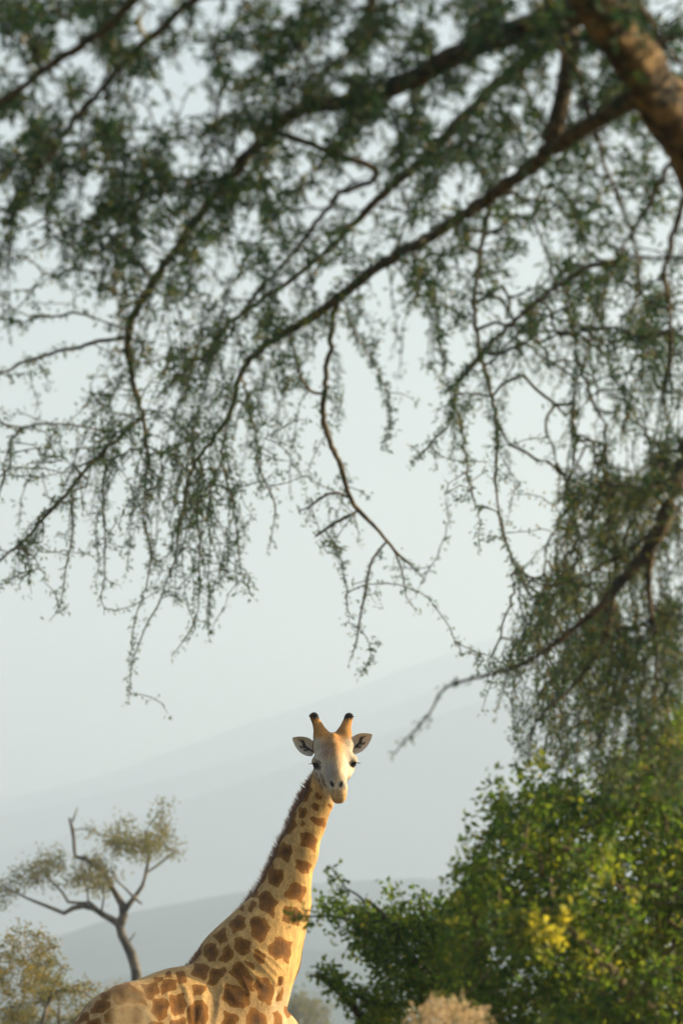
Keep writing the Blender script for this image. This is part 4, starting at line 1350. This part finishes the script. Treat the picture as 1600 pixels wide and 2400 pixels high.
zl([(545, 310, 10), (590, 275, 9), (640, 290, 7), (720, 310, 4)], True, 0.5)
zl([(905, 905, 44), (960, 850, 34), (992, 800, 28), (1050, 700, 24), (1080, 565, 20), (1095, 450, 16), (1062, 310, 12), (1140, 210, 8), (1200, 120, 4)])
zl([(992, 800, 18), (925, 722, 14), (850, 665, 10), (820, 560, 7), (860, 430, 5)], True, -0.5)
zl([(1070, 625, 14), (1180, 535, 12), (1295, 450, 8)], True, 0.5)
zl([(992, 805, 16), (1042, 842, 12)])
zl([(975, 1130, 14), (985, 1100, 12), (1000, 1065, 8)])
zl([(880, 1000, 48), (765, 925, 42), (655, 862, 36), (560, 870, 30), (470, 915, 26), (320, 850, 20), (190, 800, 16), (60, 740, 12), (-20, 765, 8)])
zl([(715, 885, 26), (650, 828, 22), (540, 830, 20), (465, 802, 18), (440, 730, 16), (385, 682, 14), (330, 640, 8)])
zl([(745, 905, 16), (770, 790, 12), (760, 690, 8)])
zl([(650, 840, 14), (640, 720, 10), (600, 640, 6)])
rf = np.random.default_rng(14)
A = []
for (cx, cy, rx, ry, k) in ((230, 650, 140, 80, 46), (380, 550, 100, 60, 26), (720, 640, 90, 110, 44), (690, 530, 45, 45, 12), (850, 395, 80, 45, 22), (980, 420, 130, 65, 50), (1130, 410, 100, 70, 40),
                            (1185, 290, 45, 90, 22), (1290, 465, 40, 40, 10), (930, 250, 45, 30, 8), (50, 740, 80, 45, 16), (600, 640, 70, 70, 18), (560, 700, 80, 40, 14), (650, 300, 60, 30, 3), (1200, 120, 40, 30, 4), (30, 840, 40, 40, 5)):
    u = cx + rf.normal(0, rx * 0.55, k); v = cy + rf.normal(0, ry * 0.55, k)
    x, y = z4(u, v); A.append(P(x, y, FD + rf.normal(0, 1.2, k)))
far.grow(np.concatenate(A), 0.1, 0.05, 0.2)
far.radii(0.006, 0.45, 0.05)
ft = empty('background_tree', fb)
tag(ft, 'bare-limbed pale tree with crooked branches rising behind the giraffe\'s back', 'tree')
far.limb_objs('trunk', M['bark_grey'], ft, 10, [ftr])
far.limb_objs('limb', M['bark_grey'], ft, 7, [q for q in far.limbs if q is not ftr])
far.twigs('twigs', M['bark_grey'], ft)
far.crown('crown', M['leaf_pale'], ft, 8.0, 0.115, 0.04, 0.15, 0.13, 0.0, (0.5, 0.25))


def far_bush(name, label, px, d, top, halfw, k, seed, mat, group=None, leaf=0.12, per=5.0, lower=2420):
    pl = Plant(seed, 0.004 * d if d < 100 else 0.30)
    rr = np.random.default_rng(seed)
    gp = ground_pt(px, d)
    s_ = d / FPX
    h = float(P(px, top, d)[2])
    for q in range(4):
        ang = q * 1.6 + seed
        tipx = gp + np.array([math.cos(ang) * halfw * s_ * 0.45, math.sin(ang) * halfw * s_ * 0.4, h * rr.uniform(0.55, 0.72)])
        midp = (gp + tipx) / 2 + rr.normal(size=3) * 0.1
        pl.limb(np.column_stack([np.vstack([gp + rr.normal(size=3) * [0.15, 0.15, 0], midp, tipx]), [0.09 * h / 5, 0.06 * h / 5, 0.03 * h / 5]]), False, 0.02)
    # an uneven dome of targets made of several lobes
    T = []
    nlobe = 9
    for q in range(nlobe):
        lx = rr.uniform(-0.75, 0.75) * halfw * s_; ly = rr.uniform(-0.6, 0.6) * halfw * s_
        lz = h * (1.0 - 0.42 * (abs(lx) / (halfw * s_)) ** 1.5) * rr.uniform(0.55, 0.9)
        r_ = halfw * s_ * rr.uniform(0.22, 0.38)
        m = norm(rr.normal(size=(k // nlobe, 3))) * r_ * rr.uniform(0.3, 1.0, (k // nlobe, 1)) ** 0.5
        T.append(gp + np.array([lx, ly, min(lz, h - r_ * 0.8)]) + m * [1, 1, 0.8])
    T = np.concatenate(T); T = T[T[:, 2] > 0.3]
    pl.grow(T, 0.15, 0.05, 0.2)
    pl.radii(0.005, 0.45, 0.05)
    e = empty(name, gp); tag(e, label, 'bush' if 'bush' in name else 'tree', group)
    pl.limb_objs('stem', M['bark_grey'], e, 6)
    pl.twigs('twigs', M['bark_grey'], e)
    pl.crown('foliage', mat, e, per, leaf, leaf * 0.45, 0.2, leaf * 0.9, 0.0, (0.5, 0.28))


far_bush('thorn_bush', 'olive and tan thorn bush at the lower left, its top below the pale tree', 45, 95, 2150, 225, 2200, 51, M['leaf_dry'], None, 0.065, 25.0)
far_bush('olive_bush', 'low olive scrub at the lower left, between the thorn bush and the giraffe\'s rump', 125, 105, 2225, 135, 1100, 60, M['leaf_pale'], None, 0.065, 22.0)
far_bush('distant_bush', 'small pale olive bush showing just over the giraffe\'s back, left of the tree trunk', 262, 190, 2288, 60, 160, 52, M['leaf_pale'], 'bushes far across the plain', 0.16)
far_bush('distant_bush', 'small pale bush peeking over the giraffe\'s back just beside the tree trunk', 362, 210, 2266, 48, 150, 53, M['leaf_pale'], 'bushes far across the plain', 0.17)
far_bush('distant_bush', 'tan bush low behind the giraffe\'s rump', 170, 150, 2330, 70, 170, 54, M['leaf_dry'], 'bushes far across the plain', 0.14)
far_bush('distant_bush', 'yellow-green blurred bush touching the giraffe\'s chest at the bottom edge', 735, 170, 2372, 75, 170, 55, M['leaf_pale'], 'bushes far across the plain', 0.16)
far_bush('distant_bush', 'hazy olive treetop just right of the giraffe\'s chest, above the yellow-green bush', 700, 420, 2328, 90, 200, 56, M['leaf_pale'], 'bushes far across the plain', 0.35)
far_bush('distant_bush', 'hazy bush between the loose green leaves and the straw-coloured bush', 880, 360, 2335, 80, 200, 57, M['leaf_dry'], 'bushes far across the plain', 0.3)

far_bush('distant_bush', 'low sunlit scrub along the bottom edge, between the giraffe\'s chest and the loose bush', 800, 120, 2380, 60, 220, 58, M['leaf_pale'], 'bushes far across the plain', 0.12, 6.0)
far_bush('distant_bush', 'pale scrub standing low under the loose green bush', 930, 135, 2372, 80, 240, 59, M['leaf_pale'], 'bushes far across the plain', 0.12, 6.0)

# ------------------------------------------------------------------ tall dry grass close to the camera, in front of the flank
rg = np.random.default_rng(61)
gb = ground_pt(300, 13.0)
gr = empty('grass_tussock', gb)
tag(gr, 'blurred straw-coloured tall grass plume in front of the giraffe\'s flank', 'grass')
T = Tubes(); C, D = [], []
for k in range(12):
    px = 300 + rg.normal(0, 24); top = rg.uniform(2312, 2390)
    tip = P(px, top, 13.0 + rg.normal(0, 0.15)); a = gb + rg.normal(size=3) * [0.05, 0.05, 0]
    mid_ = (a + tip) / 2 + np.array([rg.normal() * 0.04, rg.normal() * 0.04, 0.1])
    q = resample(np.vstack([a, mid_, tip]), 0.03)
    T.add(q, np.linspace(0.003, 0.0008, len(q)), 4)
    hd = q[-5:]
    for pnt in hd:
        m_ = 6
        C.append(pnt + rg.normal(size=(m_, 3)) * 0.006); D.append(rg.normal(size=(m_, 3)) * 0.5 + [0, 0, 0.8])
T.build('stalks', M['straw'], gr, {'var': np.full(T.n, 0.6)})
C = np.concatenate(C); D = np.concatenate(D)
V, F = leaves(C, D, 0.02 * rg.uniform(0.6, 1.3, len(C)), np.full(len(C), 0.004), rg)
tag(mesh_obj('plume', V, F, M['straw'], gr, False, {'var': np.repeat(rg.uniform(0.3, 1, len(C)), 4)}), kind='stuff')
print('LEAVES', nl1, nl2, nl3, 'giraffe verts', len(gv))
